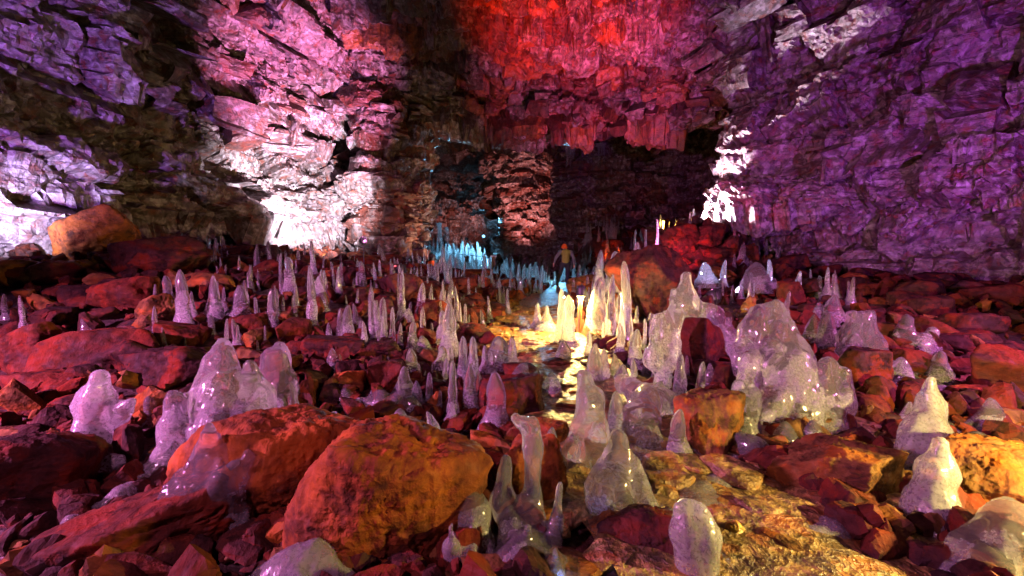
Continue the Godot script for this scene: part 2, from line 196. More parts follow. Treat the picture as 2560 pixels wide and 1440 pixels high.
# name, category, label, cell, ice, chains of [point, radius]
var FORMATIONS := [
	["ice_formation", "ice", "broad lavender ice cone with a hollow tip and a trailing skirt", 0.0180, "milky", [[[Vector3(-1.738, 0.695, -2.618), 0.022], [Vector3(-1.749, 0.579, -2.618), 0.076], [Vector3(-1.736, 0.334, -2.618), 0.165], [Vector3(-1.669, 0.195, -2.533), 0.204]], [[Vector3(-1.563, 0.542, -2.618), 0.040], [Vector3(-1.553, 0.334, -2.618), 0.096], [Vector3(-1.500, 0.195, -2.533), 0.117]], [[Vector3(-1.901, 0.402, -2.449), 0.049], [Vector3(-1.890, 0.222, -2.407), 0.066], [Vector3(-1.859, 0.077, -2.280), 0.052], [Vector3(-1.898, 0.031, -2.069), 0.032], [Vector3(-1.965, 0.006, -1.900), 0.020]], [[Vector3(-1.909, 0.251, -2.449), 0.053], [Vector3(-1.753, 0.188, -2.491), 0.115]], [[Vector3(-1.925, 0.074, -1.850), 0.002], [Vector3(-1.928, 0.042, -1.850), 0.003], [Vector3(-1.949, 0.020, -1.870), 0.004]], [[Vector3(-1.603, 0.356, -2.483), 0.015], [Vector3(-1.608, 0.256, -2.483), 0.022], [Vector3(-1.625, 0.164, -2.503), 0.035]], [[Vector3(-1.503, 0.371, -2.483), 0.011], [Vector3(-1.508, 0.238, -2.483), 0.016], [Vector3(-1.522, 0.182, -2.503), 0.026]], [[Vector3(-1.877, 0.078, -1.800), 0.000], [Vector3(-1.877, 0.074, -1.800), 0.000], [Vector3(-1.898, 0.060, -1.820), 0.001]]]],
	["ice_formation", "ice", "ghost shaped ice cap draped over a brown rock", 0.0150, "milky", [[[Vector3(-1.326, 0.406, -1.900), 0.021], [Vector3(-1.321, 0.310, -1.880), 0.064], [Vector3(-1.349, 0.167, -1.860), 0.124], [Vector3(-1.420, 0.026, -1.840), 0.158]], [[Vector3(-1.121, 0.342, -1.850), 0.030], [Vector3(-1.152, 0.271, -1.850), 0.025], [Vector3(-1.251, 0.212, -1.860), 0.060]], [[Vector3(-1.235, 0.176, -1.860), 0.094], [Vector3(-1.196, 0.008, -1.840), 0.076]], [[Vector3(-1.299, 0.466, -1.850), 0.002], [Vector3(-1.301, 0.431, -1.850), 0.002], [Vector3(-1.315, 0.414, -1.870), 0.004]], [[Vector3(-1.174, 0.322, -1.810), 0.008], [Vector3(-1.177, 0.251, -1.810), 0.012], [Vector3(-1.191, 0.215, -1.830), 0.019]], [[Vector3(-1.227, 0.340, -1.810), 0.006], [Vector3(-1.231, 0.251, -1.810), 0.009], [Vector3(-1.246, 0.215, -1.830), 0.015]], [[Vector3(-1.216, 0.273, -1.780), 0.002], [Vector3(-1.217, 0.245, -1.780), 0.002], [Vector3(-1.231, 0.228, -1.800), 0.004]]]],
	["ice_formation", "ice", "hollow ice arch with tall legs around a dark boulder", 0.0240, "milky", [[[Vector3(1.559, 1.015, -3.943), 0.038], [Vector3(1.552, 0.772, -3.943), 0.080]], [[Vector3(1.501, 0.808, -3.943), 0.070], [Vector3(1.357, 0.406, -3.792), 0.059], [Vector3(1.241, -0.004, -3.640), 0.074]], [[Vector3(1.581, 0.754, -3.943), 0.066], [Vector3(1.791, 0.692, -3.868), 0.046], [Vector3(1.919, 0.476, -3.792), 0.050], [Vector3(1.942, 0.215, -3.716), 0.053]], [[Vector3(1.442, 0.883, -3.905), 0.023], [Vector3(1.395, 0.309, -3.754), 0.034]], [[Vector3(1.265, 0.674, -3.868), 0.037], [Vector3(1.207, 0.300, -3.792), 0.059]], [[Vector3(1.573, 0.887, -3.893), 0.012], [Vector3(1.576, 0.793, -3.893), 0.017], [Vector3(1.585, 0.759, -3.913), 0.027]], [[Vector3(1.209, 0.395, -3.742), 0.007], [Vector3(1.211, 0.324, -3.742), 0.010], [Vector3(1.218, 0.295, -3.762), 0.016]], [[Vector3(1.212, 0.325, -3.712), 0.002], [Vector3(1.213, 0.311, -3.712), 0.002], [Vector3(1.219, 0.299, -3.732), 0.004]], [[Vector3(1.212, 0.429, -3.742), 0.005], [Vector3(1.214, 0.324, -3.742), 0.007], [Vector3(1.221, 0.295, -3.762), 0.012]]]],
	["ice_formation", "ice", "spreading ice cone straddling a dark gap with thick legs", 0.0200, "milky", [[[Vector3(1.996, 0.840, -3.321), 0.027], [Vector3(2.016, 0.596, -3.321), 0.120], [Vector3(2.030, 0.369, -3.249), 0.193], [Vector3(2.002, 0.173, -3.104), 0.185], [Vector3(2.001, -0.003, -2.960), 0.133]], [[Vector3(1.920, 0.739, -3.393), 0.080], [Vector3(1.855, 0.599, -3.393), 0.092], [Vector3(1.766, 0.489, -3.393), 0.043]], [[Vector3(1.903, 0.429, -3.249), 0.088], [Vector3(1.736, 0.408, -3.213), 0.052], [Vector3(1.625, 0.197, -3.032), 0.066]], [[Vector3(1.943, 0.202, -3.104), 0.084], [Vector3(1.681, 0.122, -2.888), 0.036]], [[Vector3(2.055, 0.207, -2.910), 0.010], [Vector3(2.064, 0.045, -2.910), 0.015], [Vector3(2.081, -0.019, -2.930), 0.024]], [[Vector3(1.951, 0.826, -3.343), 0.009], [Vector3(1.954, 0.762, -3.343), 0.012], [Vector3(1.967, 0.727, -3.363), 0.020]], [[Vector3(1.620, 0.323, -2.982), 0.007], [Vector3(1.624, 0.227, -2.982), 0.010], [Vector3(1.636, 0.194, -3.002), 0.017]], [[Vector3(1.859, 0.609, -3.199), 0.012], [Vector3(1.865, 0.459, -3.199), 0.018], [Vector3(1.878, 0.418, -3.219), 0.029]]]],
	["ice_formation", "ice", "wide two headed pink ice block on a brown slab", 0.0180, "milky", [[[Vector3(2.216, 0.431, -3.095), 0.058], [Vector3(2.206, 0.235, -3.095), 0.103], [Vector3(2.156, 0.005, -2.940), 0.127]], [[Vector3(2.361, 0.379, -3.095), 0.045], [Vector3(2.324, 0.161, -3.056), 0.079]], [[Vector3(2.308, 0.287, -3.006), 0.011], [Vector3(2.313, 0.194, -3.006), 0.016], [Vector3(2.330, 0.154, -3.026), 0.025]], [[Vector3(2.187, 0.445, -3.045), 0.009], [Vector3(2.196, 0.271, -3.045), 0.013], [Vector3(2.213, 0.223, -3.065), 0.020]], [[Vector3(2.185, 0.265, -3.015), 0.002], [Vector3(2.186, 0.243, -3.015), 0.003], [Vector3(2.201, 0.228, -3.035), 0.004]], [[Vector3(2.294, 0.204, -2.976), 0.004], [Vector3(2.295, 0.177, -2.976), 0.005], [Vector3(2.311, 0.159, -2.996), 0.008]]]],
	["ice_formation", "ice", "square topped clear ice block over a glazed boulder", 0.0220, "clear", [[[Vector3(3.475, 0.595, -4.512), 0.065], [Vector3(3.504, 0.380, -4.512), 0.114], [Vector3(3.395, 0.192, -4.420), 0.120]], [[Vector3(3.640, 0.578, -4.512), 0.073], [Vector3(3.627, 0.380, -4.512), 0.114], [Vector3(3.680, 0.151, -4.420), 0.120]], [[Vector3(3.467, 0.264, -4.466), 0.105], [Vector3(3.609, 0.264, -4.466), 0.105]], [[Vector3(3.713, 0.294, -4.370), 0.014], [Vector3(3.719, 0.187, -4.370), 0.020], [Vector3(3.739, 0.134, -4.390), 0.032]], [[Vector3(3.706, 0.186, -4.340), 0.004], [Vector3(3.708, 0.152, -4.340), 0.006], [Vector3(3.726, 0.135, -4.360), 0.010]], [[Vector3(3.330, 0.414, -4.370), 0.012], [Vector3(3.340, 0.228, -4.370), 0.017], [Vector3(3.358, 0.175, -4.390), 0.027]], [[Vector3(3.690, 0.160, -4.310), 0.001], [Vector3(3.691, 0.149, -4.310), 0.001], [Vector3(3.709, 0.140, -4.330), 0.002]]]],
	["ice_formation", "ice", "grey frosted ice tower with a drooping shoulder", 0.0160, "frosted", [[[Vector3(2.453, 0.480, -2.555), 0.026], [Vector3(2.473, 0.331, -2.555), 0.052], [Vector3(2.384, 0.146, -2.477), 0.121], [Vector3(2.260, -0.005, -2.400), 0.123]]]],
	["ice_formation", "ice", "tall white frosted ice cone beside an olive boulder", 0.0140, "frosted", [[[Vector3(1.973, 0.339, -1.987), 0.030], [Vector3(1.960, 0.202, -1.987), 0.064], [Vector3(1.905, 0.060, -1.950), 0.093], [Vector3(1.855, -0.011, -1.840), 0.056]]]],
	["ice_formation", "ice", "low frosted white ice dome beside the yellow ochre wedge", 0.0160, "milky", [[[Vector3(1.950, 0.143, -1.631), 0.118], [Vector3(1.786, 0.047, -1.585), 0.103], [Vector3(1.669, -0.012, -1.540), 0.078]]]],
	["ice_formation", "ice", "low pink frosted ice dome below the broad orange boulder", 0.0160, "frosted", [[[Vector3(-0.838, -0.003, -1.519), 0.117], [Vector3(-0.751, 0.005, -1.519), 0.136], [Vector3(-0.657, -0.011, -1.500), 0.097]]]],
	["ice_formation", "ice", "white twin ice peaks on a crusted fan over brown rock", 0.0120, "milky", [[[Vector3(0.508, 0.324, -2.069), 0.041], [Vector3(0.512, 0.201, -2.069), 0.067], [Vector3(0.464, 0.085, -2.026), 0.113], [Vector3(0.390, 0.041, -1.983), 0.054]], [[Vector3(0.593, 0.197, -2.069), 0.026], [Vector3(0.591, 0.114, -2.026), 0.048], [Vector3(0.632, 0.051, -1.983), 0.029], [Vector3(0.711, -0.000, -1.940), 0.014]], [[Vector3(0.694, 0.058, -1.890), 0.002], [Vector3(0.695, 0.034, -1.890), 0.002], [Vector3(0.702, 0.015, -1.910), 0.004]], [[Vector3(0.686, 0.053, -1.860), 0.000], [Vector3(0.686, 0.047, -1.860), 0.001], [Vector3(0.694, 0.033, -1.880), 0.001]], [[Vector3(0.676, 0.066, -1.830), 0.000], [Vector3(0.676, 0.064, -1.830), 0.000], [Vector3(0.684, 0.052, -1.850), 0.000]], [[Vector3(0.687, 0.052, -1.860), 0.000], [Vector3(0.687, 0.047, -1.860), 0.001], [Vector3(0.694, 0.033, -1.880), 0.001]]]],
	["ice_formation", "ice", "tall purple ice blade with a globe of clear ice at its foot", 0.0140, "clear", [[[Vector3(0.451, 0.454, -2.699), 0.039], [Vector3(0.492, 0.307, -2.699), 0.073], [Vector3(0.477, 0.122, -2.653), 0.105], [Vector3(0.440, 0.013, -2.560), 0.129]], [[Vector3(0.351, 0.120, -2.420), 0.065]], [[Vector3(0.436, 0.033, -2.467), 0.067], [Vector3(0.496, -0.003, -2.420), 0.052]], [[Vector3(0.329, 0.219, -2.370), 0.006], [Vector3(0.330, 0.156, -2.370), 0.008], [Vector3(0.333, 0.119, -2.390), 0.013]], [[Vector3(0.327, 0.166, -2.340), 0.002], [Vector3(0.327, 0.145, -2.340), 0.002], [Vector3(0.330, 0.130, -2.360), 0.004]], [[Vector3(0.526, 0.212, -2.510), 0.016], [Vector3(0.528, 0.063, -2.510), 0.022], [Vector3(0.533, -0.000, -2.530), 0.036]], [[Vector3(0.481, 0.179, -2.510), 0.015], [Vector3(0.483, 0.063, -2.510), 0.022], [Vector3(0.488, -0.000, -2.530), 0.035]]]],
	["ice_formation", "ice", "leaning rose ice column with a frosted knob at its foot", 0.0110, "milky", [[[Vector3(-0.233, 0.350, -1.789), 0.026], [Vector3(-0.207, 0.267, -1.789), 0.039], [Vector3(-0.161, 0.138, -1.745), 0.060], [Vector3(-0.121, -0.002, -1.700), 0.071]], [[Vector3(-0.203, 0.062, -1.655), 0.057]], [[Vector3(-0.155, 0.146, -1.650), 0.010], [Vector3(-0.155, 0.048, -1.650), 0.014], [Vector3(-0.157, 0.004, -1.670), 0.023]], [[Vector3(-0.143, 0.072, -1.620), 0.002], [Vector3(-0.143, 0.044, -1.620), 0.003], [Vector3(-0.145, 0.020, -1.640), 0.005]], [[Vector3(-0.229, 0.190, -1.605), 0.005], [Vector3(-0.229, 0.108, -1.605), 0.008], [Vector3(-0.233, 0.070, -1.625), 0.012]], [[Vector3(-0.147, 0.082, -1.620), 0.002], [Vector3(-0.147, 0.044, -1.620), 0.003], [Vector3(-0.149, 0.020, -1.640), 0.005]]]],
	["ice_formation", "ice", "curved pink ice finger rising from a blue frosted foot", 0.0110, "clear", [[[Vector3(0.021, 0.479, -1.937), 0.019], [Vector3(0.075, 0.446, -1.937), 0.035], [Vector3(0.088, 0.358, -1.895), 0.038], [Vector3(0.083, 0.144, -1.853), 0.043], [Vector3(0.054, 0.080, -1.811), 0.082], [Vector3(0.032, -0.008, -1.684), 0.114]], [[Vector3(-0.028, 0.320, -1.853), 0.028], [Vector3(-0.037, 0.168, -1.811), 0.042], [Vector3(0.008, 0.071, -1.768), 0.064]], [[Vector3(0.195, 0.257, -1.768), 0.014], [Vector3(0.185, 0.132, -1.726), 0.026], [Vector3(0.143, -0.008, -1.684), 0.067]], [[Vector3(0.030, 0.021, -1.600), 0.087], [Vector3(0.167, -0.011, -1.600), 0.072]], [[Vector3(0.062, 0.164, -1.634), 0.007], [Vector3(0.062, 0.052, -1.634), 0.010], [Vector3(0.063, -0.011, -1.654), 0.016]], [[Vector3(0.159, 0.123, -1.550), 0.007], [Vector3(0.159, 0.042, -1.550), 0.010], [Vector3(0.161, -0.004, -1.570), 0.016]], [[Vector3(0.145, 0.096, -1.500), 0.001], [Vector3(0.145, 0.081, -1.500), 0.001], [Vector3(0.147, 0.062, -1.520), 0.002]], [[Vector3(0.085, 0.161, -1.550), 0.007], [Vector3(0.086, 0.076, -1.550), 0.009], [Vector3(0.087, 0.024, -1.570), 0.015]]]],
	["ice_formation", "ice", "ragged frosted ice stump with a drooping arm", 0.0140, "frosted", [[[Vector3(-2.342, 0.504, -2.468), 0.045], [Vector3(-2.374, 0.361, -2.468), 0.089], [Vector3(-2.328, 0.186, -2.383), 0.073], [Vector3(-2.325, 0.025, -2.340), 0.089]], [[Vector3(-2.155, 0.379, -2.468), 0.031], [Vector3(-2.255, 0.302, -2.468), 0.049], [Vector3(-2.347, 0.291, -2.468), 0.067]], [[Vector3(-2.200, 0.070, -2.340), 0.055], [Vector3(-2.085, 0.102, -2.297), 0.025]]]],
	["ice_formation", "ice", "cloudy white ice block standing alone on brown rock", 0.0100, "frosted", [[[Vector3(0.664, 0.225, -1.655), 0.036], [Vector3(0.675, 0.139, -1.637), 0.056], [Vector3(0.691, -0.011, -1.600), 0.075]], [[Vector3(0.730, 0.216, -1.655), 0.027], [Vector3(0.749, 0.113, -1.628), 0.044], [Vector3(0.751, -0.011, -1.600), 0.043]]]],
	["ice_formation", "ice", "lopsided ice bell with a dark streaked crown", 0.0160, "clear", [[[Vector3(-1.725, 0.540, -3.235), 0.038], [Vector3(-1.747, 0.432, -3.235), 0.088], [Vector3(-1.730, 0.251, -3.235), 0.111], [Vector3(-1.637, 0.073, -3.140), 0.125]], [[Vector3(-1.800, 0.432, -3.235), 0.053], [Vector3(-1.826, 0.297, -3.235), 0.047]], [[Vector3(-1.572, 0.294, -3.090), 0.012], [Vector3(-1.578, 0.116, -3.090), 0.017], [Vector3(-1.590, 0.058, -3.110), 0.027]], [[Vector3(-1.801, 0.384, -3.185), 0.007], [Vector3(-1.804, 0.320, -3.185), 0.009], [Vector3(-1.816, 0.296, -3.205), 0.015]], [[Vector3(-1.544, 0.112, -3.060), 0.002], [Vector3(-1.545, 0.082, -3.060), 0.004], [Vector3(-1.556, 0.063, -3.080), 0.006]], [[Vector3(-1.825, 0.375, -3.185), 0.004], [Vector3(-1.827, 0.320, -3.185), 0.006], [Vector3(-1.839, 0.296, -3.205), 0.010]]]],
	["ice_formation", "ice", "blocky cream ice pillar with a notched top", 0.0150, "milky", [[[Vector3(1.554, 0.302, -2.988), 0.049], [Vector3(1.576, 0.156, -2.988), 0.092], [Vector3(1.564, -0.006, -2.900), 0.110]], [[Vector3(1.666, 0.254, -2.988), 0.043], [Vector3(1.656, 0.099, -2.988), 0.075]], [[Vector3(1.597, 0.219, -2.938), 0.008], [Vector3(1.600, 0.133, -2.938), 0.011], [Vector3(1.612, 0.094, -2.958), 0.018]], [[Vector3(1.571, 0.169, -2.888), 0.001], [Vector3(1.571, 0.153, -2.888), 0.002], [Vector3(1.582, 0.142, -2.908), 0.003]], [[Vector3(1.655, 0.319, -2.938), 0.004], [Vector3(1.656, 0.279, -2.938), 0.006], [Vector3(1.668, 0.255, -2.958), 0.009]], [[Vector3(1.532, 0.235, -2.850), 0.014], [Vector3(1.539, 0.037, -2.850), 0.020], [Vector3(1.552, -0.017, -2.870), 0.032]]]],
	["ice_slab", "ice", "fallen oblong ice slab leaning on the glazed crust", 0.0100, "milky", [[[Vector3(1.377, 0.111, -2.606), 0.038], [Vector3(1.426, 0.063, -2.559), 0.065], [Vector3(1.501, -0.002, -2.540), 0.060]]]],
	["ice_spill", "ice", "frosted pink ice spill spreading below the lamp lit row", 0.0200, "milky", [[[Vector3(0.951, 0.136, -3.128), 0.096], [Vector3(0.871, 0.060, -2.944), 0.122], [Vector3(0.871, -0.000, -2.760), 0.090]], [[Vector3(0.923, 0.148, -3.588), 0.078], [Vector3(1.008, 0.135, -3.220), 0.099], [Vector3(1.269, 0.107, -3.128), 0.073]]]],
	["ice_shelf", "ice", "jagged frosted ice shelf against the dark wall foot", 0.0220, "milky", [[[Vector3(4.268, 0.512, -4.742), 0.060], [Vector3(4.247, 0.294, -4.742), 0.111], [Vector3(4.332, 0.226, -4.651), 0.092], [Vector3(4.542, 0.203, -4.560), 0.058]], [[Vector3(4.448, 0.397, -4.651), 0.050], [Vector3(4.375, 0.226, -4.651), 0.092]]]],
	["ice_shelf", "ice", "frilled ice shelf hanging over a red rock edge", 0.0160, "milky", [[[Vector3(-1.153, 0.095, -3.294), 0.036], [Vector3(-1.001, 0.111, -3.294), 0.053], [Vector3(-0.819, 0.095, -3.294), 0.071], [Vector3(-0.694, 0.081, -3.200), 0.046]], [[Vector3(-1.077, 0.096, -3.247), 0.029], [Vector3(-1.034, 0.051, -3.200), 0.017]]]],
	["icicle", "ice", "broken curved icicle lying on the broad orange boulder", 0.0060, "clear", [[[Vector3(-0.416, 0.181, -1.820), 0.008], [Vector3(-0.358, 0.177, -1.820), 0.023], [Vector3(-0.290, 0.159, -1.820), 0.021], [Vector3(-0.242, 0.142, -1.820), 0.013]]]],
]


func _ready() -> void:
	camera_and_air()
	noises()
	materials()
	print("lights ", Time.get_ticks_msec())
	lamps()
	print("cave ", Time.get_ticks_msec())
	cave()
	print("ground ", Time.get_ticks_msec())
	ground()
	print("boulders ", Time.get_ticks_msec())
	boulders()
	print("ice ", Time.get_ticks_msec())
	stalagmites()
	formations()
	print("small ", Time.get_ticks_msec())
	rubble()
	ice_scatter()
	icicles()
	walkway()
	person()
	print("done ", Time.get_ticks_msec())


# ------------------------------------------------------------------ camera, air
func camera_and_air() -> void:
	var c := Camera3D.new()
	c.name = "camera"
	c.fov = 66.0
	c.near = 0.05
	c.far = 200.0
	c.position = Vector3(0, 1.2, 0)
	c.rotation.x = -atan(80.0 / 1108.7)
	add_child(c)
	c.current = true
	var e := Environment.new()
	var sky := Sky.new()
	var s := ProceduralSkyMaterial.new()
	s.sky_top_color = Color(0.02, 0.02, 0.03)
	s.sky_horizon_color = Color(0.03, 0.03, 0.04)
	s.ground_bottom_color = Color(0.02, 0.02, 0.02)
	s.ground_horizon_color = Color(0.03, 0.03, 0.04)
	sky.sky_material = s
	e.background_mode = Environment.BG_SKY
	e.sky = sky
	e.background_energy_multiplier = 0.05
	e.ambient_light_source = Environment.AMBIENT_SOURCE_DISABLED
	e.tonemap_mode = Environment.TONE_MAPPER_LINEAR
	e.tonemap_exposure = 1.0
	e.sdfgi_enabled = true
	e.ssao_enabled = true
	e.ssil_enabled = true
	var w := WorldEnvironment.new()
	w.name = "air"
	w.environment = e
	add_child(w)


# ------------------------------------------------------------------ lamps
func floodlight(label: String, at: Vector3, aim: Vector3, color: Color, energy: float, angle: float, size := 0.12, soft := 0.9) -> void:
	at.y = maxf(at.y, ground_y(at.x, -at.z) + size * 1.3)
	var t := thing("floodlight", label, "floodlight", at, "floodlights among the rocks")
	var head := Node3D.new()
	head.name = "lamp_head"
	t.add_child(head)
	head.look_at_from_position(at, aim, Vector3.UP if absf((aim - at).normalized().y) < 0.98 else Vector3.RIGHT)
	var r := size
	var drum := lathe([Vector2(0.0, -r * 0.9), Vector2(r * 0.55, -r * 0.85), Vector2(r * 0.7, -r * 0.6), Vector2(r * 0.95, 0.0), Vector2(r, r * 0.25), Vector2(r * 1.06, r * 0.25), Vector2(r * 1.06, r * 0.45), Vector2(r * 0.9, r * 0.45), Vector2(r * 0.86, r * 0.2), Vector2(0.0, r * 0.2)], 20)
	var d := part(head, "housing", drum, M.black_metal)
	d.rotation.x = -PI / 2
	var lens := CylinderMesh.new()
	lens.top_radius = r * 0.84
	lens.bottom_radius = r * 0.84
	lens.height = r * 0.06
	lens.radial_segments = 20
	var g := StandardMaterial3D.new()
	g.resource_name = "lamp_glass"
	g.albedo_color = Color(0.9, 0.9, 0.9)
	g.emission_enabled = true
	g.emission = color
	g.emission_energy_multiplier = 3.0
	var l := part(head, "lamp_lens", lens, g)
	l.rotation.x = -PI / 2
	l.position = Vector3(0, 0, -r * 0.28)
	var y := TorusMesh.new()
	y.inner_radius = r * 1.08
	y.outer_radius = r * 1.2
	y.rings = 20
	y.ring_segments = 6
	part(t, "yoke", y, M.black_metal).rotation.z = PI / 2
	var drop := at.y - ground_y(at.x, -at.z) + 0.1
	rod(t, "stand", Vector3(0, -drop, 0), Vector3(0, -r * 1.15, 0), 0.016, M.black_metal)
	var s := SpotLight3D.new()
	s.name = "lamp_beam"
	s.light_color = color
	s.light_energy = energy
	s.spot_angle = angle
	s.spot_angle_attenuation = soft
	s.spot_range = 60.0
	s.spot_attenuation = 2.0
	s.light_size = r * 0.8
	s.shadow_enabled = true
	head.add_child(s)
	s.position = Vector3(0, 0, -r * 0.5)


func glow(parent: Node3D, at: Vector3, color: Color, energy: float, size: float) -> void:
	var o := OmniLight3D.new()
	o.name = "lamp_glow"
	o.light_color = color
	o.light_energy = energy
	o.light_size = size
	o.omni_range = 60.0
	o.omni_attenuation = 2.0
	o.shadow_enabled = true
	parent.add_child(o)
	o.position = at


func bollard(label: String, foot: Vector3, tilt: float, energy: float) -> void:
	var t := thing("bollard_lamp", label, "lamp", foot, "bollard lamps along the path")
	t.rotation.z = tilt
	var p := part(t, "post", lathe([Vector2(0.0, -0.12), Vector2(0.045, -0.12), Vector2(0.034, 0.0), Vector2(0.03, 0.68), Vector2(0.0, 0.68)], 14), M.post_wood)
	p.position = Vector3.ZERO
	var c := part(t, "cap", lathe([Vector2(0.0, 0.66), Vector2(0.074, 0.638), Vector2(0.076, 0.66), Vector2(0.074, 0.75), Vector2(0.062, 0.78), Vector2(0.03, 0.795), Vector2(0.0, 0.797)], 20), M.black_metal)
	c.position = Vector3.ZERO
	var ring := TorusMesh.new()
	ring.inner_radius = 0.05
	ring.outer_radius = 0.066
	ring.rings = 24
	ring.ring_segments = 8
	part(t, "lamp_ring", ring, M.warm_glow).position = Vector3(0, 0.637, 0)
	for k in 3:
		var a := TAU * k / 3.0 + 0.9
		glow(t, Vector3(cos(a) * 0.048, 0.618, sin(a) * 0.048), Color(1.0, 0.86, 0.5), energy / 3.0, 0.012)


func lantern(label: String, at: Vector3, energy: float) -> void:
	var t := thing("lantern", label, "lantern", at, "lanterns at the back of the cave")
	part(t, "lamp_shade", lathe([Vector2(0.0, -0.12), Vector2(0.052, -0.12), Vector2(0.075, 0.1), Vector2(0.0, 0.1)], 6), M.lantern_glow)
	part(t, "roof", lathe([Vector2(0.0, 0.105), Vector2(0.1, 0.103), Vector2(0.095, 0.125), Vector2(0.03, 0.17), Vector2(0.0, 0.175)], 6), M.black_metal)
	part(t, "base", lathe([Vector2(0.0, -0.15), Vector2(0.06, -0.15), Vector2(0.062, -0.122), Vector2(0.0, -0.122)], 6), M.black_metal)
	part(t, "stem", lathe([Vector2(0.0, -1.1), Vector2(0.018, -1.1), Vector2(0.018, -0.151), Vector2(0.0, -0.151)], 8), M.black_metal)
	glow(t, Vector3(0, 0, 0.14), Color(1.0, 0.75, 0.25), energy, 0.05)


func lamps() -> void:
	var pink := Color(1.0, 0.56, 0.9)
	floodlight("floodlight in the rubble below the white lit wall", Vector3(-3.4, 1.55, -10.2), Vector3(-6.1, 3.0, -12.7), Color(0.96, 0.92, 1.0), 230.0, 42.0, 0.09)
	floodlight("floodlight at the foot of the frosty wall", Vector3(-7.3, 1.5, -6.1), Vector3(-7.7, 2.2, -8.2), Color(0.86, 0.82, 1.0), 14.0, 60.0, 0.08)
	floodlight("violet floodlight tucked under the smooth wall lining", Vector3(-6.6, 0.5, -3.4), Vector3(-7.873, 4.744, -8.000), Color(0.72, 0.46, 1.0), 80.0, 34.0)
	floodlight("pink floodlight washing the rubble slope", Vector3(-6.0, 2.3, -0.4), Vector3(-1.6, 0.1, -4.8), pink, 150.0, 46.0)
	floodlight("pink floodlight aimed up at the broken strata", Vector3(-2.4, 0.9, -9.6), Vector3(-5.6, 5.9, -12.0), Color(1.0, 0.58, 0.86), 380.0, 27.0)
	floodlight("red floodlight aimed at the cave roof", Vector3(-0.75, 0.3, -5.6), Vector3(1.092, 6.554, -10.500), Color(1.0, 0.24, 0.16), 360.0, 19.0, 0.07)
	floodlight("rose floodlight aimed at the hanging lintel", Vector3(3.2, 0.55, -7.0), Vector3(2.500, 6.301, -13.000), Color(1.0, 0.4, 0.7), 190.0, 25.0)
	floodlight("purple floodlight washing the block wall", Vector3(5.6, 0.9, -3.0), Vector3(7.107, 4.272, -9.000), Color(0.78, 0.3, 1.0), 64.0, 37.0)
	floodlight("white floodlight behind the wall corner", Vector3(4.5, 1.9, -12.0), Vector3(6.795, 3.841, -10.000), Color(1.0, 0.9, 1.0), 120.0, 52.0)
	floodlight("cold floodlight behind the twisted ice stump", Vector3(3.397, 0.635, -8.700), Vector3(3.025, 1.163, -8.200), Color(0.8, 0.76, 1.0), 20.0, 60.0, 0.07)
	floodlight("cold floodlight behind the ice horn", Vector3(3.925, 0.642, -8.600), Vector3(3.561, 1.054, -8.100), Color(0.8, 0.76, 1.0), 20.0, 60.0, 0.07)
	floodlight("cold floodlight behind the forked ice stump", Vector3(4.572, 0.553, -8.150), Vector3(4.201, 0.961, -7.600), Color(0.8, 0.76, 1.0), 20.0, 60.0, 0.07)
	floodlight("red floodlight in front of the mound", Vector3(3.181, 1.116, -9.300), Vector3(5.122, 1.701, -11.200), Color(1.0, 0.26, 0.42), 11.0, 45.0)
	floodlight("white floodlight on the mound beside the pale crust", Vector3(4.267, 1.200, -10.200), Vector3(4.132, 1.768, -10.600), Color(1.0, 0.85, 0.95), 24.0, 50.0, 0.07)
	floodlight("cold blue floodlight behind the walkway", Vector3(-4.9, 1.9, -25.0), Vector3(-3.6, 0.6, -30.0), Color(0.5, 0.82, 1.0), 50.0, 60.0)
	floodlight("cold blue floodlight deep in the passage", Vector3(-2.0, 2.6, -31.5), Vector3(-3.0, 0.6, -25.0), Color(0.5, 0.82, 1.0), 220.0, 60.0)
	floodlight("cold blue floodlight beside the buttress", Vector3(2.4, 1.4, -22.0), Vector3(0.4, 0.0, -19.0), Color(0.5, 0.82, 1.0), 25.0, 62.0)
	floodlight("salmon floodlight below the buttress", Vector3(0.432, 1.200, -24.000), Vector3(0.926, 4.894, -26.000), Color(1.0, 0.62, 0.6), 75.0, 48.0)
	floodlight("amber floodlight beside the pillar", Vector3(-1.7, 0.5, -13.4), Vector3(-3.2, 2.8, -14.8), Color(1.0, 0.76, 0.6), 16.0, 48.0, 0.08)
	floodlight("salmon floodlight at the passage end", Vector3(-3.2, 2.4, -31.6), Vector3(-4.4, 4.2, -35.0), Color(1.0, 0.66, 0.62), 26.0, 50.0)
	floodlight("orange floodlight on the dark slope behind the hiker", Vector3(3.879, 1.200, -19.600), Vector3(5.814, 1.973, -21.600), Color(1.0, 0.34, 0.08), 3.0, 60.0)
	floodlight("blue floodlight in the hollow below the curved ice finger", Vector3(0.12, -0.02, -1.35), Vector3(0.094, -0.155, -2.000), Color(0.4, 0.56, 1.0), 0.7, 60.0, 0.06)
	floodlight("magenta floodlight washing the ice arch", Vector3(6.2, 2.5, -1.6), Vector3(3.0, 0.1, -5.6), Color(1.0, 0.5, 0.88), 80.0, 36.0)
	floodlight("pale pink floodlight above the first boulders", Vector3(-1.9, 2.5, 0.3), Vector3(-0.3, 0.2, -2.4), Color(1.0, 0.62, 0.86), 9.0, 50.0)
	bollard("bollard lamp with a black cap glowing on its golden post", Vector3(0.993, -0.030, -6.600), -0.06, 26.0)
	bollard("bollard lamp beside the yellow lit ground", Vector3(2.6, 0.0, -1.35), 0.0, 20.0)
	lantern("small glowing lantern behind the needle topped boulder", Vector3(4.229, 2.077, -12.600), 1.6)
	lantern("small glowing lantern at the rough wall corner", Vector3(6.415, 2.492, -11.900), 1.6)


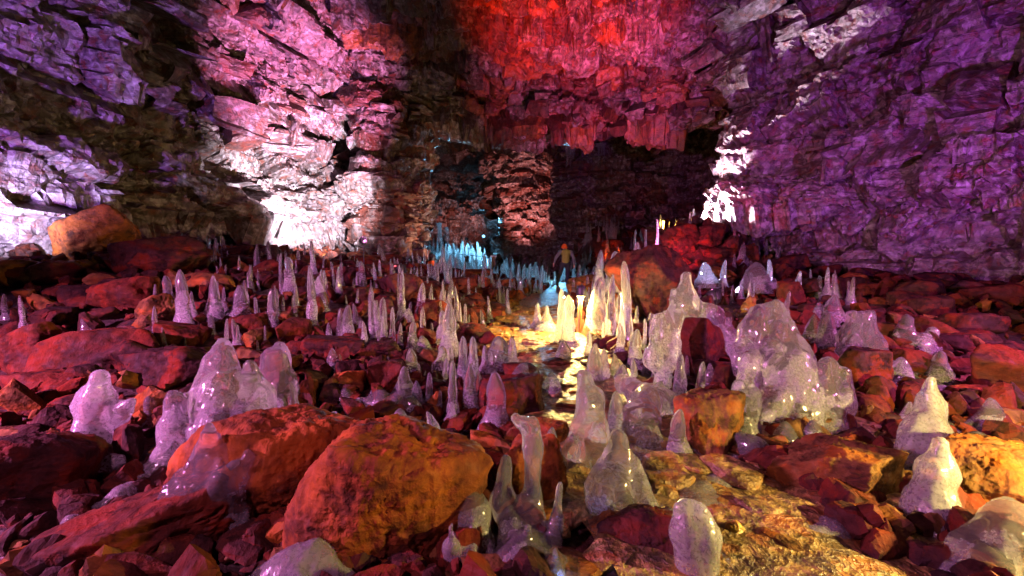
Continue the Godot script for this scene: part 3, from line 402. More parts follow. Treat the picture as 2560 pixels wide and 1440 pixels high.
# ------------------------------------------------------------------ helpers
func numbered(called: String) -> String:
	if not used.has(called):
		used[called] = 0
		return called
	used[called] += 1
	return "%s_%03d" % [called, used[called]]


func tag(o: Node3D, label: String, category: String, group := "") -> void:
	o.set_meta("label", label)
	o.set_meta("category", category)
	if group:
		o.set_meta("group", group)


func thing(called: String, label: String, category: String, at := Vector3.ZERO, group := "") -> Node3D:
	var o := Node3D.new()
	o.name = numbered(called)
	add_child(o)
	o.position = at
	tag(o, label, category, group)
	return o


func part(parent: Node3D, called: String, mesh: Mesh, m: Material) -> MeshInstance3D:
	var o := MeshInstance3D.new()
	o.name = called
	o.mesh = mesh
	if m:
		o.material_override = m
	parent.add_child(o, true)
	return o


func structure(called: String, mesh: Mesh, m: Material) -> MeshInstance3D:
	var o := part(self, numbered(called), mesh, m)
	o.set_meta("kind", "structure")
	return o


func flat_mesh(t: PackedVector3Array) -> ArrayMesh:
	var n := PackedVector3Array()
	n.resize(t.size())
	for i in range(0, t.size(), 3):
		var q := (t[i + 2] - t[i]).cross(t[i + 1] - t[i]).normalized()
		n[i] = q
		n[i + 1] = q
		n[i + 2] = q
	var a := []
	a.resize(Mesh.ARRAY_MAX)
	a[Mesh.ARRAY_VERTEX] = t
	a[Mesh.ARRAY_NORMAL] = n
	var m := ArrayMesh.new()
	m.add_surface_from_arrays(Mesh.PRIMITIVE_TRIANGLES, a)
	return m


func smooth_mesh(v: PackedVector3Array, lists: Array, mats := []) -> ArrayMesh:
	var n := PackedVector3Array()
	n.resize(v.size())
	for idx: PackedInt32Array in lists:
		for i in range(0, idx.size(), 3):
			var q := (v[idx[i + 2]] - v[idx[i]]).cross(v[idx[i + 1]] - v[idx[i]])
			n[idx[i]] += q
			n[idx[i + 1]] += q
			n[idx[i + 2]] += q
	for i in n.size():
		n[i] = n[i].normalized() if n[i].length_squared() > 1e-16 else Vector3.UP
	var m := ArrayMesh.new()
	for k in lists.size():
		if lists[k].size() == 0:
			continue
		var a := []
		a.resize(Mesh.ARRAY_MAX)
		a[Mesh.ARRAY_VERTEX] = v
		a[Mesh.ARRAY_NORMAL] = n
		a[Mesh.ARRAY_INDEX] = lists[k]
		m.add_surface_from_arrays(Mesh.PRIMITIVE_TRIANGLES, a)
		if k < mats.size():
			m.surface_set_material(m.get_surface_count() - 1, mats[k])
	return m


func lathe(p: Array, seg: int) -> ArrayMesh:
	var t := PackedVector3Array()
	for i in p.size() - 1:
		for k in seg:
			var a := TAU * k / seg
			var b := TAU * (k + 1) / seg
			var q0 := Vector3(cos(a) * p[i].x, p[i].y, sin(a) * p[i].x)
			var q1 := Vector3(cos(b) * p[i].x, p[i].y, sin(b) * p[i].x)
			var q2 := Vector3(cos(b) * p[i + 1].x, p[i + 1].y, sin(b) * p[i + 1].x)
			var q3 := Vector3(cos(a) * p[i + 1].x, p[i + 1].y, sin(a) * p[i + 1].x)
			t.append_array([q0, q1, q2])
			t.append_array([q0, q2, q3])
	return flat_mesh(t)


func rod(parent: Node3D, called: String, a: Vector3, b: Vector3, r: float, m: Material) -> MeshInstance3D:
	var c := CylinderMesh.new()
	c.top_radius = r
	c.bottom_radius = r
	c.height = a.distance_to(b)
	c.radial_segments = 8
	c.rings = 1
	var o := part(parent, called, c, m)
	var y := (b - a).normalized()
	var x := y.cross(Vector3.FORWARD if absf(y.z) < 0.9 else Vector3.RIGHT).normalized()
	o.transform = Transform3D(Basis(x, y, x.cross(y)), (a + b) / 2)
	return o


func block(parent: Node3D, called: String, at: Vector3, size: Vector3, m: Material) -> MeshInstance3D:
	var c := BoxMesh.new()
	c.size = size
	var o := part(parent, called, c, m)
	o.position = at
	return o


# ------------------------------------------------------------------ materials
func noises() -> void:
	grain.seed = 5
	grain.noise_type = FastNoiseLite.TYPE_SIMPLEX_SMOOTH
	grain.frequency = 0.9
	grain.fractal_type = FastNoiseLite.FRACTAL_FBM
	grain.fractal_octaves = 4
	facet.seed = 9
	facet.noise_type = FastNoiseLite.TYPE_CELLULAR
	facet.cellular_return_type = FastNoiseLite.RETURN_CELL_VALUE
	facet.frequency = 2.6
	facet.domain_warp_enabled = true
	facet.domain_warp_amplitude = 0.3
	facet.domain_warp_frequency = 0.8
	chip.seed = 21
	chip.noise_type = FastNoiseLite.TYPE_CELLULAR
	chip.cellular_return_type = FastNoiseLite.RETURN_DISTANCE2_SUB
	chip.frequency = 1.7


func noise_tex(sd: int, freq: float, type: int, octaves: int, stops: Array, fractal := FastNoiseLite.FRACTAL_FBM, side := 1024, warp := 0.0) -> NoiseTexture2D:
	var f := FastNoiseLite.new()
	f.seed = sd
	f.noise_type = type
	f.frequency = freq
	f.fractal_type = fractal
	f.fractal_octaves = octaves
	f.fractal_gain = 0.58
	if warp > 0.0:
		f.domain_warp_enabled = true
		f.domain_warp_amplitude = warp
		f.domain_warp_frequency = freq * 1.5
	var t := NoiseTexture2D.new()
	t.width = side
	t.height = side
	t.seamless = true
	t.noise = f
	var g := Gradient.new()
	var offs := PackedFloat32Array()
	var cols := PackedColorArray()
	for s in stops:
		offs.append(s[0])
		cols.append(s[1])
	g.offsets = offs
	g.colors = cols
	t.color_ramp = g
	return t


func lin(r: float, g: float, b: float) -> Color:
	return Color(r, g, b).linear_to_srgb()


func rock(called: String, tint: Color, patch: Texture2D, rough: float, relief := 3.0, fine := 0.8) -> StandardMaterial3D:
	var m := StandardMaterial3D.new()
	m.resource_name = called
	m.albedo_color = tint
	m.albedo_texture = N.stone
	m.roughness = rough
	m.roughness_texture = N.rough
	m.metallic_specular = 0.5 if rough < 0.9 else 0.22
	m.uv1_triplanar = true
	m.uv1_world_triplanar = true
	m.uv1_scale = Vector3.ONE * fine
	m.heightmap_enabled = true
	m.heightmap_texture = N.relief
	m.heightmap_scale = relief
	if patch:
		m.detail_enabled = true
		m.detail_albedo = patch
		m.detail_uv_layer = BaseMaterial3D.DETAIL_UV_2
		m.uv2_triplanar = true
		m.uv2_world_triplanar = true
		m.uv2_scale = Vector3.ONE * 0.31
	M[called] = m
	return m


func materials() -> void:
	var P := FastNoiseLite.TYPE_PERLIN
	var S := FastNoiseLite.TYPE_SIMPLEX_SMOOTH
	var g := func(v: float) -> Color: return Color(v, v, v)
	N.stone = noise_tex(3, 0.006, S, 6, [[0.0, Color(0.22, 0.2, 0.2)], [0.36, Color(0.5, 0.46, 0.45)], [0.52, Color(0.74, 0.7, 0.68)], [0.7, Color(0.84, 0.8, 0.78)], [1.0, Color(1.0, 0.98, 0.96)]], FastNoiseLite.FRACTAL_FBM, 1024, 30.0)
	N.rough = noise_tex(4, 0.02, S, 4, [[0.25, g.call(0.55)], [0.7, g.call(1.0)]], FastNoiseLite.FRACTAL_FBM, 512)
	N.relief = noise_tex(6, 0.009, P, 7, [[0.0, g.call(0.0)], [1.0, g.call(1.0)]], FastNoiseLite.FRACTAL_RIDGED, 1024)
	# stains: iron red, ochre and dark crust with outlines of their own
	N.rusty = noise_tex(12, 0.008, S, 5, [[0.0, Color(0.42, 0.15, 0.06, 0.8)], [0.36, Color(0.4, 0.14, 0.06, 0.6)], [0.42, Color(0.4, 0.2, 0.15, 0.0)], [0.6, Color(0.2, 0.14, 0.13, 0.0)], [0.66, Color(0.16, 0.11, 0.11, 0.75)], [1.0, Color(0.14, 0.1, 0.1, 0.85)]], FastNoiseLite.FRACTAL_FBM, 1024, 40.0)
	N.ochre = noise_tex(14, 0.009, S, 5, [[0.0, Color(0.6, 0.33, 0.1, 0.8)], [0.4, Color(0.55, 0.3, 0.1, 0.6)], [0.47, Color(0.5, 0.3, 0.15, 0.0)], [0.63, Color(0.2, 0.14, 0.13, 0.0)], [0.68, Color(0.15, 0.1, 0.08, 0.7)], [1.0, Color(0.14, 0.1, 0.1, 0.85)]], FastNoiseLite.FRACTAL_FBM, 1024, 40.0)
	N.mineral = noise_tex(16, 0.012, S, 5, [[0.0, Color(0.62, 0.6, 0.62, 0.85)], [0.34, Color(0.6, 0.56, 0.58, 0.6)], [0.41, Color(0.5, 0.45, 0.45, 0.0)], [0.6, Color(0.34, 0.14, 0.08, 0.0)], [0.67, Color(0.4, 0.16, 0.07, 0.7)], [1.0, Color(0.4, 0.16, 0.07, 0.85)]], FastNoiseLite.FRACTAL_FBM, 1024, 40.0)
	N.frost = noise_tex(18, 0.03, S, 5, [[0.0, g.call(0.7)], [0.45, g.call(0.88)], [0.6, g.call(0.97)], [1.0, g.call(1.0)]], FastNoiseLite.FRACTAL_FBM, 512, 20.0)
	rock("orange", lin(0.3, 0.09, 0.026), N.ochre, 1.0, 1.2, 1.3)
	rock("rust", lin(0.12, 0.03, 0.014), N.rusty, 1.0, 1.2, 1.3)
	rock("maroon", lin(0.05, 0.021, 0.018), N.rusty, 1.0, 1.2, 1.3)
	rock("ochre", lin(0.22, 0.125, 0.045), N.ochre, 1.0, 1.2, 1.3)
	rock("yellow", lin(0.62, 0.4, 0.06), null, 0.6, 2.0)
	rock("wall_grey", lin(0.15, 0.125, 0.125), N.mineral, 0.55, 3.5)
	rock("wall_brown", lin(0.085, 0.058, 0.054), N.mineral, 0.6, 3.5)
	rock("wall_red", lin(0.14, 0.062, 0.05), N.rusty, 0.6, 3.5)
	rock("wall_pale", lin(0.23, 0.205, 0.22), N.mineral, 0.5, 3.0)
	rock("roof_red", lin(0.3, 0.125, 0.08), N.ochre, 0.55, 3.5)
	rock("soil", lin(0.05, 0.026, 0.022), N.rusty, 0.75, 3.0)
	rock("gravel", lin(0.42, 0.3, 0.1), N.ochre, 0.6, 2.5, 1.6)
	var ic := StandardMaterial3D.new()
	ic.resource_name = "clear_ice"
	ic.albedo_color = Color(0.98, 0.985, 1.0, 0.04)
	ic.refraction_enabled = true
	ic.refraction_scale = 0.031
	ic.roughness = 0.07
	ic.backlight_enabled = true
	ic.backlight = Color(0.36, 0.36, 0.36)
	ic.uv1_triplanar = true
	ic.uv1_world_triplanar = true
	ic.uv1_scale = Vector3.ONE * 3.0
	ic.heightmap_enabled = true
	ic.heightmap_texture = N.relief
	ic.heightmap_scale = 0.05
	M.clear = ic
	var im: StandardMaterial3D = ic.duplicate()
	im.resource_name = "milky_ice"
	im.albedo_color = Color(0.965, 0.97, 0.99, 0.15)
	im.albedo_texture = N.frost
	im.roughness = 0.13
	im.backlight = Color(0.58, 0.58, 0.58)
	im.heightmap_enabled = true
	im.heightmap_texture = N.relief
	im.heightmap_scale = 0.07
	M.milky = im
	var fr: StandardMaterial3D = im.duplicate()
	fr.resource_name = "frosted_ice"
	fr.albedo_color = Color(0.95, 0.955, 0.97, 0.17)
	fr.roughness = 0.18
	fr.heightmap_scale = 0.16
	M.frosted = fr
	var b := StandardMaterial3D.new()
	b.resource_name = "black_metal"
	b.albedo_color = lin(0.02, 0.02, 0.022)
	b.roughness = 0.45
	b.metallic = 0.3
	M.black_metal = b
	var w := StandardMaterial3D.new()
	w.resource_name = "post_wood"
	w.albedo_color = lin(0.5, 0.3, 0.08)
	w.albedo_texture = N.stone
	w.uv1_triplanar = true
	w.uv1_scale = Vector3(3.0, 0.4, 3.0)
	w.roughness = 0.5
	M.post_wood = w
	var k := StandardMaterial3D.new()
	k.resource_name = "grey_steel"
	k.albedo_color = lin(0.16, 0.17, 0.18)
	k.roughness = 0.4
	k.metallic = 0.6
	M.steel = k
	var wg := StandardMaterial3D.new()
	wg.resource_name = "warm_lamp"
	wg.emission_enabled = true
	wg.emission = Color(1.0, 0.82, 0.4)
	wg.emission_energy_multiplier = 5.0
	M.warm_glow = wg
	var lg := StandardMaterial3D.new()
	lg.resource_name = "lantern_lamp"
	lg.emission_enabled = true
	lg.emission = Color(1.0, 0.8, 0.3)
	lg.emission_energy_multiplier = 2.4
	M.lantern_glow = lg
	var pm := StandardMaterial3D.new()
	pm.resource_name = "pale_metal"
	pm.albedo_color = lin(0.6, 0.6, 0.62)
	pm.roughness = 0.35
	M.pale_metal = pm
	var pb: StandardMaterial3D = w.duplicate()
	pb.resource_name = "post_brown"
	pb.albedo_color = lin(0.26, 0.1, 0.03)
	M.post_brown = pb
	for c in [["cloth_vest", lin(0.28, 0.3, 0.06)], ["cloth_sleeve", lin(0.16, 0.17, 0.2)], ["cloth_trouser", lin(0.025, 0.027, 0.04)], ["helmet_shell", lin(0.75, 0.16, 0.02)], ["skin", lin(0.5, 0.3, 0.22)]]:
		var q := StandardMaterial3D.new()
		q.resource_name = c[0]
		q.albedo_color = c[1]
		q.roughness = 0.8 if c[0] != "helmet_shell" else 0.3
		M[c[0]] = q


# ------------------------------------------------------------------ cave shell
# A wall: ground line in (x, depth), walked with the cave's inside to the line's starboard side, and a section in (inward, height).
func wall(line: Array, section: Array) -> Dictionary:
	var w := {"p": [], "n": [], "s": [0.0], "q": section, "t": [0.0]}
	for k in line.size():
		w.p.append(Vector2(line[k][0], line[k][1]))
		if k:
			w.s.append(w.s[k - 1] + w.p[k].distance_to(w.p[k - 1]))
	for k in line.size():
		var d := Vector2.ZERO
		if k:
			d += (w.p[k] - w.p[k - 1]).normalized()
		if k < line.size() - 1:
			d += (w.p[k + 1] - w.p[k]).normalized()
		w.n.append(Vector2(d.y, -d.x).normalized())
	for k in range(1, section.size()):
		w.t.append(w.t[k - 1] + section[k].distance_to(section[k - 1]))
	w.long = w.s[-1]
	w.tall = w.t[-1]
	return w


func wall_at(w: Dictionary, s: float, t: float) -> PackedVector3Array:
	var k := 0
	while k < w.s.size() - 2 and s > w.s[k + 1]:
		k += 1
	var f: float = (s - w.s[k]) / (w.s[k + 1] - w.s[k])
	var p: Vector2 = w.p[k] + (w.p[k + 1] - w.p[k]) * f
	var n: Vector2 = (w.n[k].lerp(w.n[k + 1], clampf(f, 0, 1))).normalized()
	var j := 0
	while j < w.t.size() - 2 and t > w.t[j + 1]:
		j += 1
	var g: float = (t - w.t[j]) / (w.t[j + 1] - w.t[j])
	var dq: Vector2 = w.q[j + 1] - w.q[j]
	var q: Vector2 = w.q[j] + dq * g
	dq = dq.normalized()
	var o := Vector3(p.x + n.x * q.x, q.y, -(p.y + n.y * q.x))
	var m := Vector3(n.x * dq.y, -dq.x, -n.y * dq.y).normalized()
	return PackedVector3Array([o, m])


func shell(called: String, w: Dictionary, step: float, rough_m: float, mat: Material) -> MeshInstance3D:
	var ns := int(ceil(w.long / step))
	var nt := int(ceil(w.tall / step))
	var front := PackedVector3Array()
	var back := PackedVector3Array()
	for j in nt + 1:
		for i in ns + 1:
			var r := wall_at(w, w.long * i / ns, w.tall * j / nt)
			var o := r[0]
			var h := grain.get_noise_3dv(o * 1.3) * rough_m * 1.3 + (facet.get_noise_3dv(o * 0.9) * 0.5) * rough_m + absf(grain.get_noise_3dv(o * 6.0 + Vector3(9, 2, 4))) * rough_m * 0.6
			front.append(o + r[1] * (h - 0.12))
			back.append(o - r[1] * 0.9)
	var t := PackedVector3Array()
	for j in nt:
		for i in ns:
			var a := j * (ns + 1) + i
			t.append_array([front[a], front[a + ns + 1], front[a + ns + 2], front[a], front[a + ns + 2], front[a + 1]])
			t.append_array([back[a], back[a + ns + 2], back[a + ns + 1], back[a], back[a + 1], back[a + ns + 2]])
	return structure(called, flat_mesh(t), mat)


var dice := PackedFloat32Array()


func hash_at(i: int, j: int, k: int) -> int:
	return ((i * 73856093) ^ (j * 19349663) ^ (k * 83492791)) & 16383


# Fractured bedrock: two nested nets of joints with tilted faces, cracks and fallen-out pieces, over fine rough relief.
func crag(called: String, w: Dictionary, c: Dictionary) -> MeshInstance3D:
	if dice.is_empty():
		var rng := RandomNumberGenerator.new()
		rng.seed = 4711
		dice.resize(16400)
		for i in 16400:
			dice[i] = rng.randf()
	var step: float = c.step
	var s0: float = c.get("s0", 0.0)
	var s1: float = c.get("s1", w.long)
	var t1: float = c.get("t1", w.tall)
	var ns := int(ceil((s1 - s0) / step))
	var nt := int(ceil(t1 / step))
	var sd: int = c.seed
	var ca: Vector2 = c.cell
	var cb: Vector2 = ca * c.get("small", 0.34)
	var deep: float = c.get("deep", 1.0)
	var slope: float = c.get("slope", 0.0)
	var pts := PackedVector3Array()
	var ids := PackedInt32Array()
	var back := PackedVector3Array()
	for j in nt + 1:
		for i in ns + 1:
			var s := s0 + (s1 - s0) * i / ns
			var tt := t1 * j / nt
			var r := wall_at(w, s, tt)
			var o := r[0]
			var q := Vector2(s, tt - slope * s) + Vector2(grain.get_noise_3dv(o * 1.1 + Vector3(3, 1, 7)), grain.get_noise_3dv(o * 1.1 + Vector3(13, 5, 2))) * 0.22
			var h: float = grain.get_noise_3dv(o * 0.7 + Vector3(50, 0, 0)) * 0.3 * deep
			var bed: float = (q.y + 0.25 * grain.get_noise_3dv(o * 0.5 + Vector3(0, 30, 0))) / c.get("bed", 0.85)
			var bi := int(floor(bed))
			var bf: float = bed - bi
			var step_h: float = lerpf(dice[hash_at(bi, 3, sd)], dice[hash_at(bi + 1, 3, sd)], smoothstep(0.86, 1.0, bf))
			h += (step_h - 0.5) * 0.62 * deep - maxf(0.0, absf(bf - 0.93) * -1.0 + 0.05) * 2.4 * deep
			var mask := smoothstep(-0.12, 0.22, grain.get_noise_3dv(o * 0.45 + Vector3(7, 70, 1)))
			var own := 0
			for layer in 2:
				var cs := ca if layer == 0 else cb
				var g := Vector2(q.x / cs.x, q.y / cs.y)
				if layer == 0:
					g.x += 0.5 * (int(floor(g.y)) & 1)
				var gi := int(floor(g.x))
				var gj := int(floor(g.y))
				var f1 := 1e9
				var f2 := 1e9
				var best := 0
				var bx := Vector2.ZERO
				for dj in range(-1, 2):
					for di in range(-1, 2):
						var k := hash_at(gi + di, gj + dj, sd + layer * 17)
						var p := Vector2(gi + di + 0.12 + 0.76 * dice[k], gj + dj + 0.12 + 0.76 * dice[k + 1])
						var e := g - p
						var d := maxf(absf(e.x), absf(e.y)) * 0.6 + e.length() * 0.4
						if d < f1:
							f2 = f1
							f1 = d
							best = k
							bx = e
						elif d < f2:
							f2 = d
				var crack := f2 - f1
				if layer == 0:
					own = best
					h += deep * ((dice[best + 2] - 0.45) * 0.42 + (dice[best + 3] - 0.5) * 0.75 * bx.x * cs.x + (dice[best + 4] - 0.5) * 0.9 * bx.y * cs.y)
					if dice[best + 5] < 0.1:
						h -= 0.34 * deep
					elif dice[best + 5] > 0.93:
						h += 0.22 * deep
					if crack < 0.09:
						h -= (0.09 - crack) * 2.2 * deep
				else:
					h += deep * lerpf(0.18, 1.15, mask) * ((dice[best + 2] - 0.5) * 0.15 + (dice[best + 3] - 0.5) * 0.8 * bx.x * cs.x + (dice[best + 4] - 0.5) * 0.8 * bx.y * cs.y)
					if crack < 0.1:
						h -= (0.1 - crack) * 0.5 * deep * mask
			h += absf(grain.get_noise_3dv(o * 5.0 + Vector3(9, 2, 4))) * 0.09 * c.get("fine", 1.0) * lerpf(0.25, 1.2, mask) + grain.get_noise_3dv(o * 14.0) * 0.03 * c.get("fine", 1.0)
			pts.append(o + r[1] * h)
			ids.append(own)
			back.append(o - r[1] * 1.3)
	var pieces := {}
	var sheet_back := PackedVector3Array()
	for j in nt:
		for i in ns:
			var a := j * (ns + 1) + i
			var b := a + ns + 1
			var id := ids[a]
			if not pieces.has(id):
				pieces[id] = PackedVector3Array()
			if (i + j) & 1:
				pieces[id].append_array([pts[a], pts[b], pts[b + 1], pts[a], pts[b + 1], pts[a + 1]])
			else:
				pieces[id].append_array([pts[a], pts[b], pts[a + 1], pts[a + 1], pts[b], pts[b + 1]])
	var m := 4
	for j in range(0, nt, m):
		for i in range(0, ns, m):
			var i2 := mini(i + m, ns)
			var j2 := mini(j + m, nt)
			var p00 := back[j * (ns + 1) + i]
			var p10 := back[j * (ns + 1) + i2]
			var p01 := back[j2 * (ns + 1) + i]
			var p11 := back[j2 * (ns + 1) + i2]
			sheet_back.append_array([p00, p11, p01, p00, p10, p11])
	var root := structure(called, flat_mesh(sheet_back), c.mats[0])
	for id in pieces:
		part(root, "rock_face", flat_mesh(pieces[id]), c.mats[int(dice[id + 6] * c.mats.size()) % c.mats.size()])
	return root


# Broken blocks standing out of a wall, laid in uneven courses.
func blocks(parent: Node3D, called: String, w: Dictionary, c: Dictionary) -> int:
	var rng := RandomNumberGenerator.new()
	rng.seed = c.seed
	var s_from: float = c.get("s0", 0.0)
	var s_to: float = c.get("s1", w.long)
	var t: float = c.get("t0", 0.0)
	var t_to: float = c.get("t1", w.tall)
	var slope: float = c.get("slope", 0.0)
	var mats: Array = c.mats
	var n := 0
	while t < t_to:
		var high: float = rng.randf_range(c.h[0], c.h[1])
		var s: float = s_from - rng.randf() * c.w[1] * 0.5
		while s < s_to:
			var wide: float = rng.randf_range(c.w[0], c.w[1]) * (0.6 if rng.randf() < 0.25 else 1.0)
			if rng.randf() >= c.get("skip", 0.12) and s + wide > s_from:
				var h2 := high * rng.randf_range(0.8, 1.25)
				var split: bool = rng.randf() < c.get("split", 0.25)
				var t1: float = t + slope * (s + wide / 2 - s_from)
				if split:
					one_block(parent, called, w, rng, s, s + wide, t1, t1 + h2 * 0.48, c, mats)
					one_block(parent, called, w, rng, s, s + wide, t1 + h2 * 0.5, t1 + h2, c, mats)
					n += 2
				else:
					one_block(parent, called, w, rng, s, s + wide, t1, t1 + h2, c, mats)
					n += 1
			s += wide
		t += high
	return n


func one_block(parent: Node3D, called: String, w: Dictionary, rng: RandomNumberGenerator, s0: float, s1: float, t0: float, t1: float, c: Dictionary, mats: Array) -> void:
	var ds := s1 - s0
	var dt := t1 - t0
	var jit: float = c.get("jit", 0.16)
	var cs := []
	var gap := rng.randf_range(0.01, 0.045)
	s0 += gap
	s1 -= gap
	t0 += gap
	t1 -= gap
	for q in [Vector2(s0, t0), Vector2(s1, t0), Vector2(s1, t1), Vector2(s0, t1)]:
		var e := jit * (2.2 if rng.randf() < 0.2 else 1.0)
		cs.append(q + Vector2(rng.randf_range(-e, e) * ds, rng.randf_range(-e, e) * dt))
	var out: float = rng.randf_range(c.out[0], c.out[1])
	if rng.randf() < 0.12:
		out += c.out[1] * 0.6
	var tilt_s: float = rng.randf_range(-1, 1) * minf(ds, 0.9) * c.get("tilt", 0.2)
	var tilt_t: float = rng.randf_range(-1, 1) * minf(dt, 0.9) * c.get("tilt", 0.2)
	var n: int = c.get("n", 5)
	var front := PackedVector3Array()
	var rim := PackedVector3Array()
	var rough: float = c.get("rough", 0.06)
	for j in n + 1:
		for i in n + 1:
			var u := float(i) / n
			var v := float(j) / n
			var edge := i == 0 or j == 0 or i == n or j == n
			if not edge:
				u += rng.randf_range(-0.25, 0.25) / n
				v += rng.randf_range(-0.25, 0.25) / n
			var q: Vector2 = cs[0].lerp(cs[1], u).lerp(cs[3].lerp(cs[2], u), v)
			var r := wall_at(w, clampf(q.x, -0.4, w.long + 0.4), clampf(q.y, -0.2, w.tall + 0.2))
			var o := r[0]
			var h: float = out + tilt_s * (u - 0.5) + tilt_t * (v - 0.5) + facet.get_noise_3dv(o + r[1] * out) * rough + grain.get_noise_3dv(o * 2.4) * rough * 0.9
			if edge:
				h -= 0.015 + 0.06 * rng.randf()
			front.append(o + r[1] * h)
			rim.append(o - r[1] * 0.3)
	var t := PackedVector3Array()
	var m := n + 1
	for j in n:
		for i in n:
			var a := j * m + i
			if rng.randf() < 0.5:
				t.append_array([front[a], front[a + m], front[a + m + 1], front[a], front[a + m + 1], front[a + 1]])
			else:
				t.append_array([front[a], front[a + m], front[a + 1], front[a + 1], front[a + m], front[a + m + 1]])
	for i in n:
		var a := i
		t.append_array([front[a], front[a + 1], rim[a + 1], front[a], rim[a + 1], rim[a]])
		a = n * m + i
		t.append_array([front[a], rim[a + 1], front[a + 1], front[a], rim[a], rim[a + 1]])
		a = i * m
		t.append_array([front[a], rim[a + m], front[a + m], front[a], rim[a], rim[a + m]])
		a = i * m + n
		t.append_array([front[a], front[a + m], rim[a + m], front[a], rim[a + m], rim[a]])
	part(parent, called, flat_mesh(t), mats[rng.randi() % mats.size()])


func V(a: float, b: float) -> Vector2:
	return Vector2(a, b)


func cave() -> void:
	var wg: Material = M.wall_grey
	var wb: Material = M.wall_brown
	var wr: Material = M.wall_red
	var wp: Material = M.wall_pale
	var rr: Material = M.roof_red
	# smooth lining on the near side
	var lining := wall([[-7.5, -4.0], [-8.7, 0.5], [-8.5, 4.6], [-7.9, 7.0], [-7.5, 8.4]], [V(-0.4, -0.6), V(-0.2, 1.0), V(0.15, 2.2), V(0.1, 3.4), V(0.45, 4.2), V(0.6, 5.4), V(1.0, 6.8), V(2.6, 8.0)])
	shell("cave_wall_side", wall([[-7.5, -4.0], [-8.7, 0.5], [-8.5, 4.3]], [V(-0.4, -0.6), V(0.15, 2.2), V(0.6, 5.4), V(2.6, 8.0)]), 0.4, 0.3, wp)
	crag("cave_wall_lining", lining, {"seed": 31, "s0": 8.4, "step": 0.06, "cell": V(2.0, 1.1), "small": 0.25, "deep": 0.9, "bed": 1.1, "fine": 1.3, "mats": [wp, wp, wg], "slope": -0.15})
	# white lit wall with an undercut foot
	var lit := wall([[-7.7, 8.0], [-6.9, 10.4], [-6.1, 12.6], [-5.3, 14.2], [-4.6, 15.4]], [V(-1.0, -0.2), V(-1.1, 1.0), V(-0.5, 1.7), V(0.25, 2.1), V(0.3, 3.0), V(0.05, 3.9), V(-0.1, 4.6), V(0.55, 5.2), V(0.8, 6.2), V(1.5, 7.2), V(3.5, 8.2)])
	var a := crag("cave_wall_undercut", lit, {"seed": 41, "step": 0.06, "cell": V(1.5, 0.8), "small": 0.26, "deep": 1.05, "fine": 1.3, "bed": 0.9, "mats": [wg, wb, wg, wp], "slope": -0.1})
	blocks(a, "rock_block", lit, {"seed": 42, "t0": 5.2, "t1": 9.6, "h": [0.3, 0.6], "w": [0.5, 1.3], "out": [0.0, 0.5], "skip": 0.72, "n": 4, "rough": 0.08, "tilt": 0.6, "mats": [wg, wb, wr], "slope": -0.12})
	# pillar
	var pillar := wall([[-4.6, 15.4], [-4.66, 13.4], [-4.2, 13.0], [-3.5, 13.3], [-2.95, 14.4], [-3.0, 15.6], [-3.9, 18.0], [-5.2, 21.0], [-6.6, 26.0], [-7.4, 34.0]], [V(0.1, -0.4), V(0.15, 1.0), V(-0.05, 2.2), V(0.1, 3.2), V(-0.1, 4.2), V(0.3, 5.4), V(0.5, 6.4), V(1.4, 7.8)])
	a = crag("cave_pillar", pillar, {"seed": 51, "s0": 1.0, "s1": 7.6, "step": 0.06, "cell": V(0.95, 0.75), "deep": 0.85, "bed": 0.8, "mats": [wg, wb, wr]})
	blocks(a, "rock_block", pillar, {"seed": 51, "s0": 1.6, "s1": 7.0, "t0": 0.8, "t1": 7.6, "h": [0.3, 0.65], "w": [0.35, 0.8], "out": [0.0, 0.36], "skip": 0.74, "n": 4, "rough": 0.06, "tilt": 0.4, "mats": [wg, wb, wr]})
	crag("passage_side_wall", pillar, {"seed": 52, "s0": 7.5, "step": 0.2, "cell": V(1.3, 0.9), "deep": 1.0, "mats": [wb, wr]})
	# passage end and buttress
	crag("passage_wall", wall([[-7.4, 34.0], [-4.2, 35.4], [-1.2, 34.4], [-0.7, 31.0], [-1.1, 27.6]], [V(0.0, 0.2), V(-0.5, 2.4), V(0.2, 3.6), V(0.3, 5.4), V(1.2, 8.0)]), {"seed": 61, "step": 0.14, "cell": V(1.1, 0.7), "deep": 1.2, "mats": [wb, wg, wr]})
	var butt := wall([[-1.1, 27.6], [-0.5, 26.4], [1.0, 26.0], [2.5, 26.2], [2.9, 27.2]], [V(0.4, -0.2), V(0.1, 1.6), V(0.0, 2.6), V(-0.1, 4.4), V(0.4, 5.6), V(0.9, 6.4), V(1.6, 7.8)])
	crag("cave_buttress", butt, {"seed": 62, "step": 0.1, "cell": V(1.0, 0.5), "deep": 0.9, "mats": [wg, wr, wp]})
	# dark far wall
	var far := wall([[2.9, 27.2], [2.4, 23.6], [3.4, 22.8], [6.0, 22.2], [9.0, 21.0], [10.0, 18.0], [8.6, 15.2], [6.9, 13.4], [5.95, 12.1]], [V(0.4, -0.4), V(0.2, 2.0), V(0.0, 4.0), V(0.2, 6.0), V(0.8, 8.0)])
	crag("far_cave_wall", far, {"seed": 71, "step": 0.12, "cell": V(1.2, 0.8), "deep": 0.8, "mats": [wb, wb, wr]})
	# block wall
	var near := wall([[5.95, 12.1], [6.05, 11.5], [6.7, 10.3], [7.7, 8.7], [8.5, 7.1], [8.9, 3.0], [8.0, -4.0]], [V(-0.2, -0.4), V(0.0, 0.8), V(-0.05, 1.5), V(0.5, 2.1), V(0.25, 3.0), V(0.6, 3.6), V(0.2, 4.6), V(0.45, 5.6), V(0.9, 6.6), V(2.6, 8.0)])
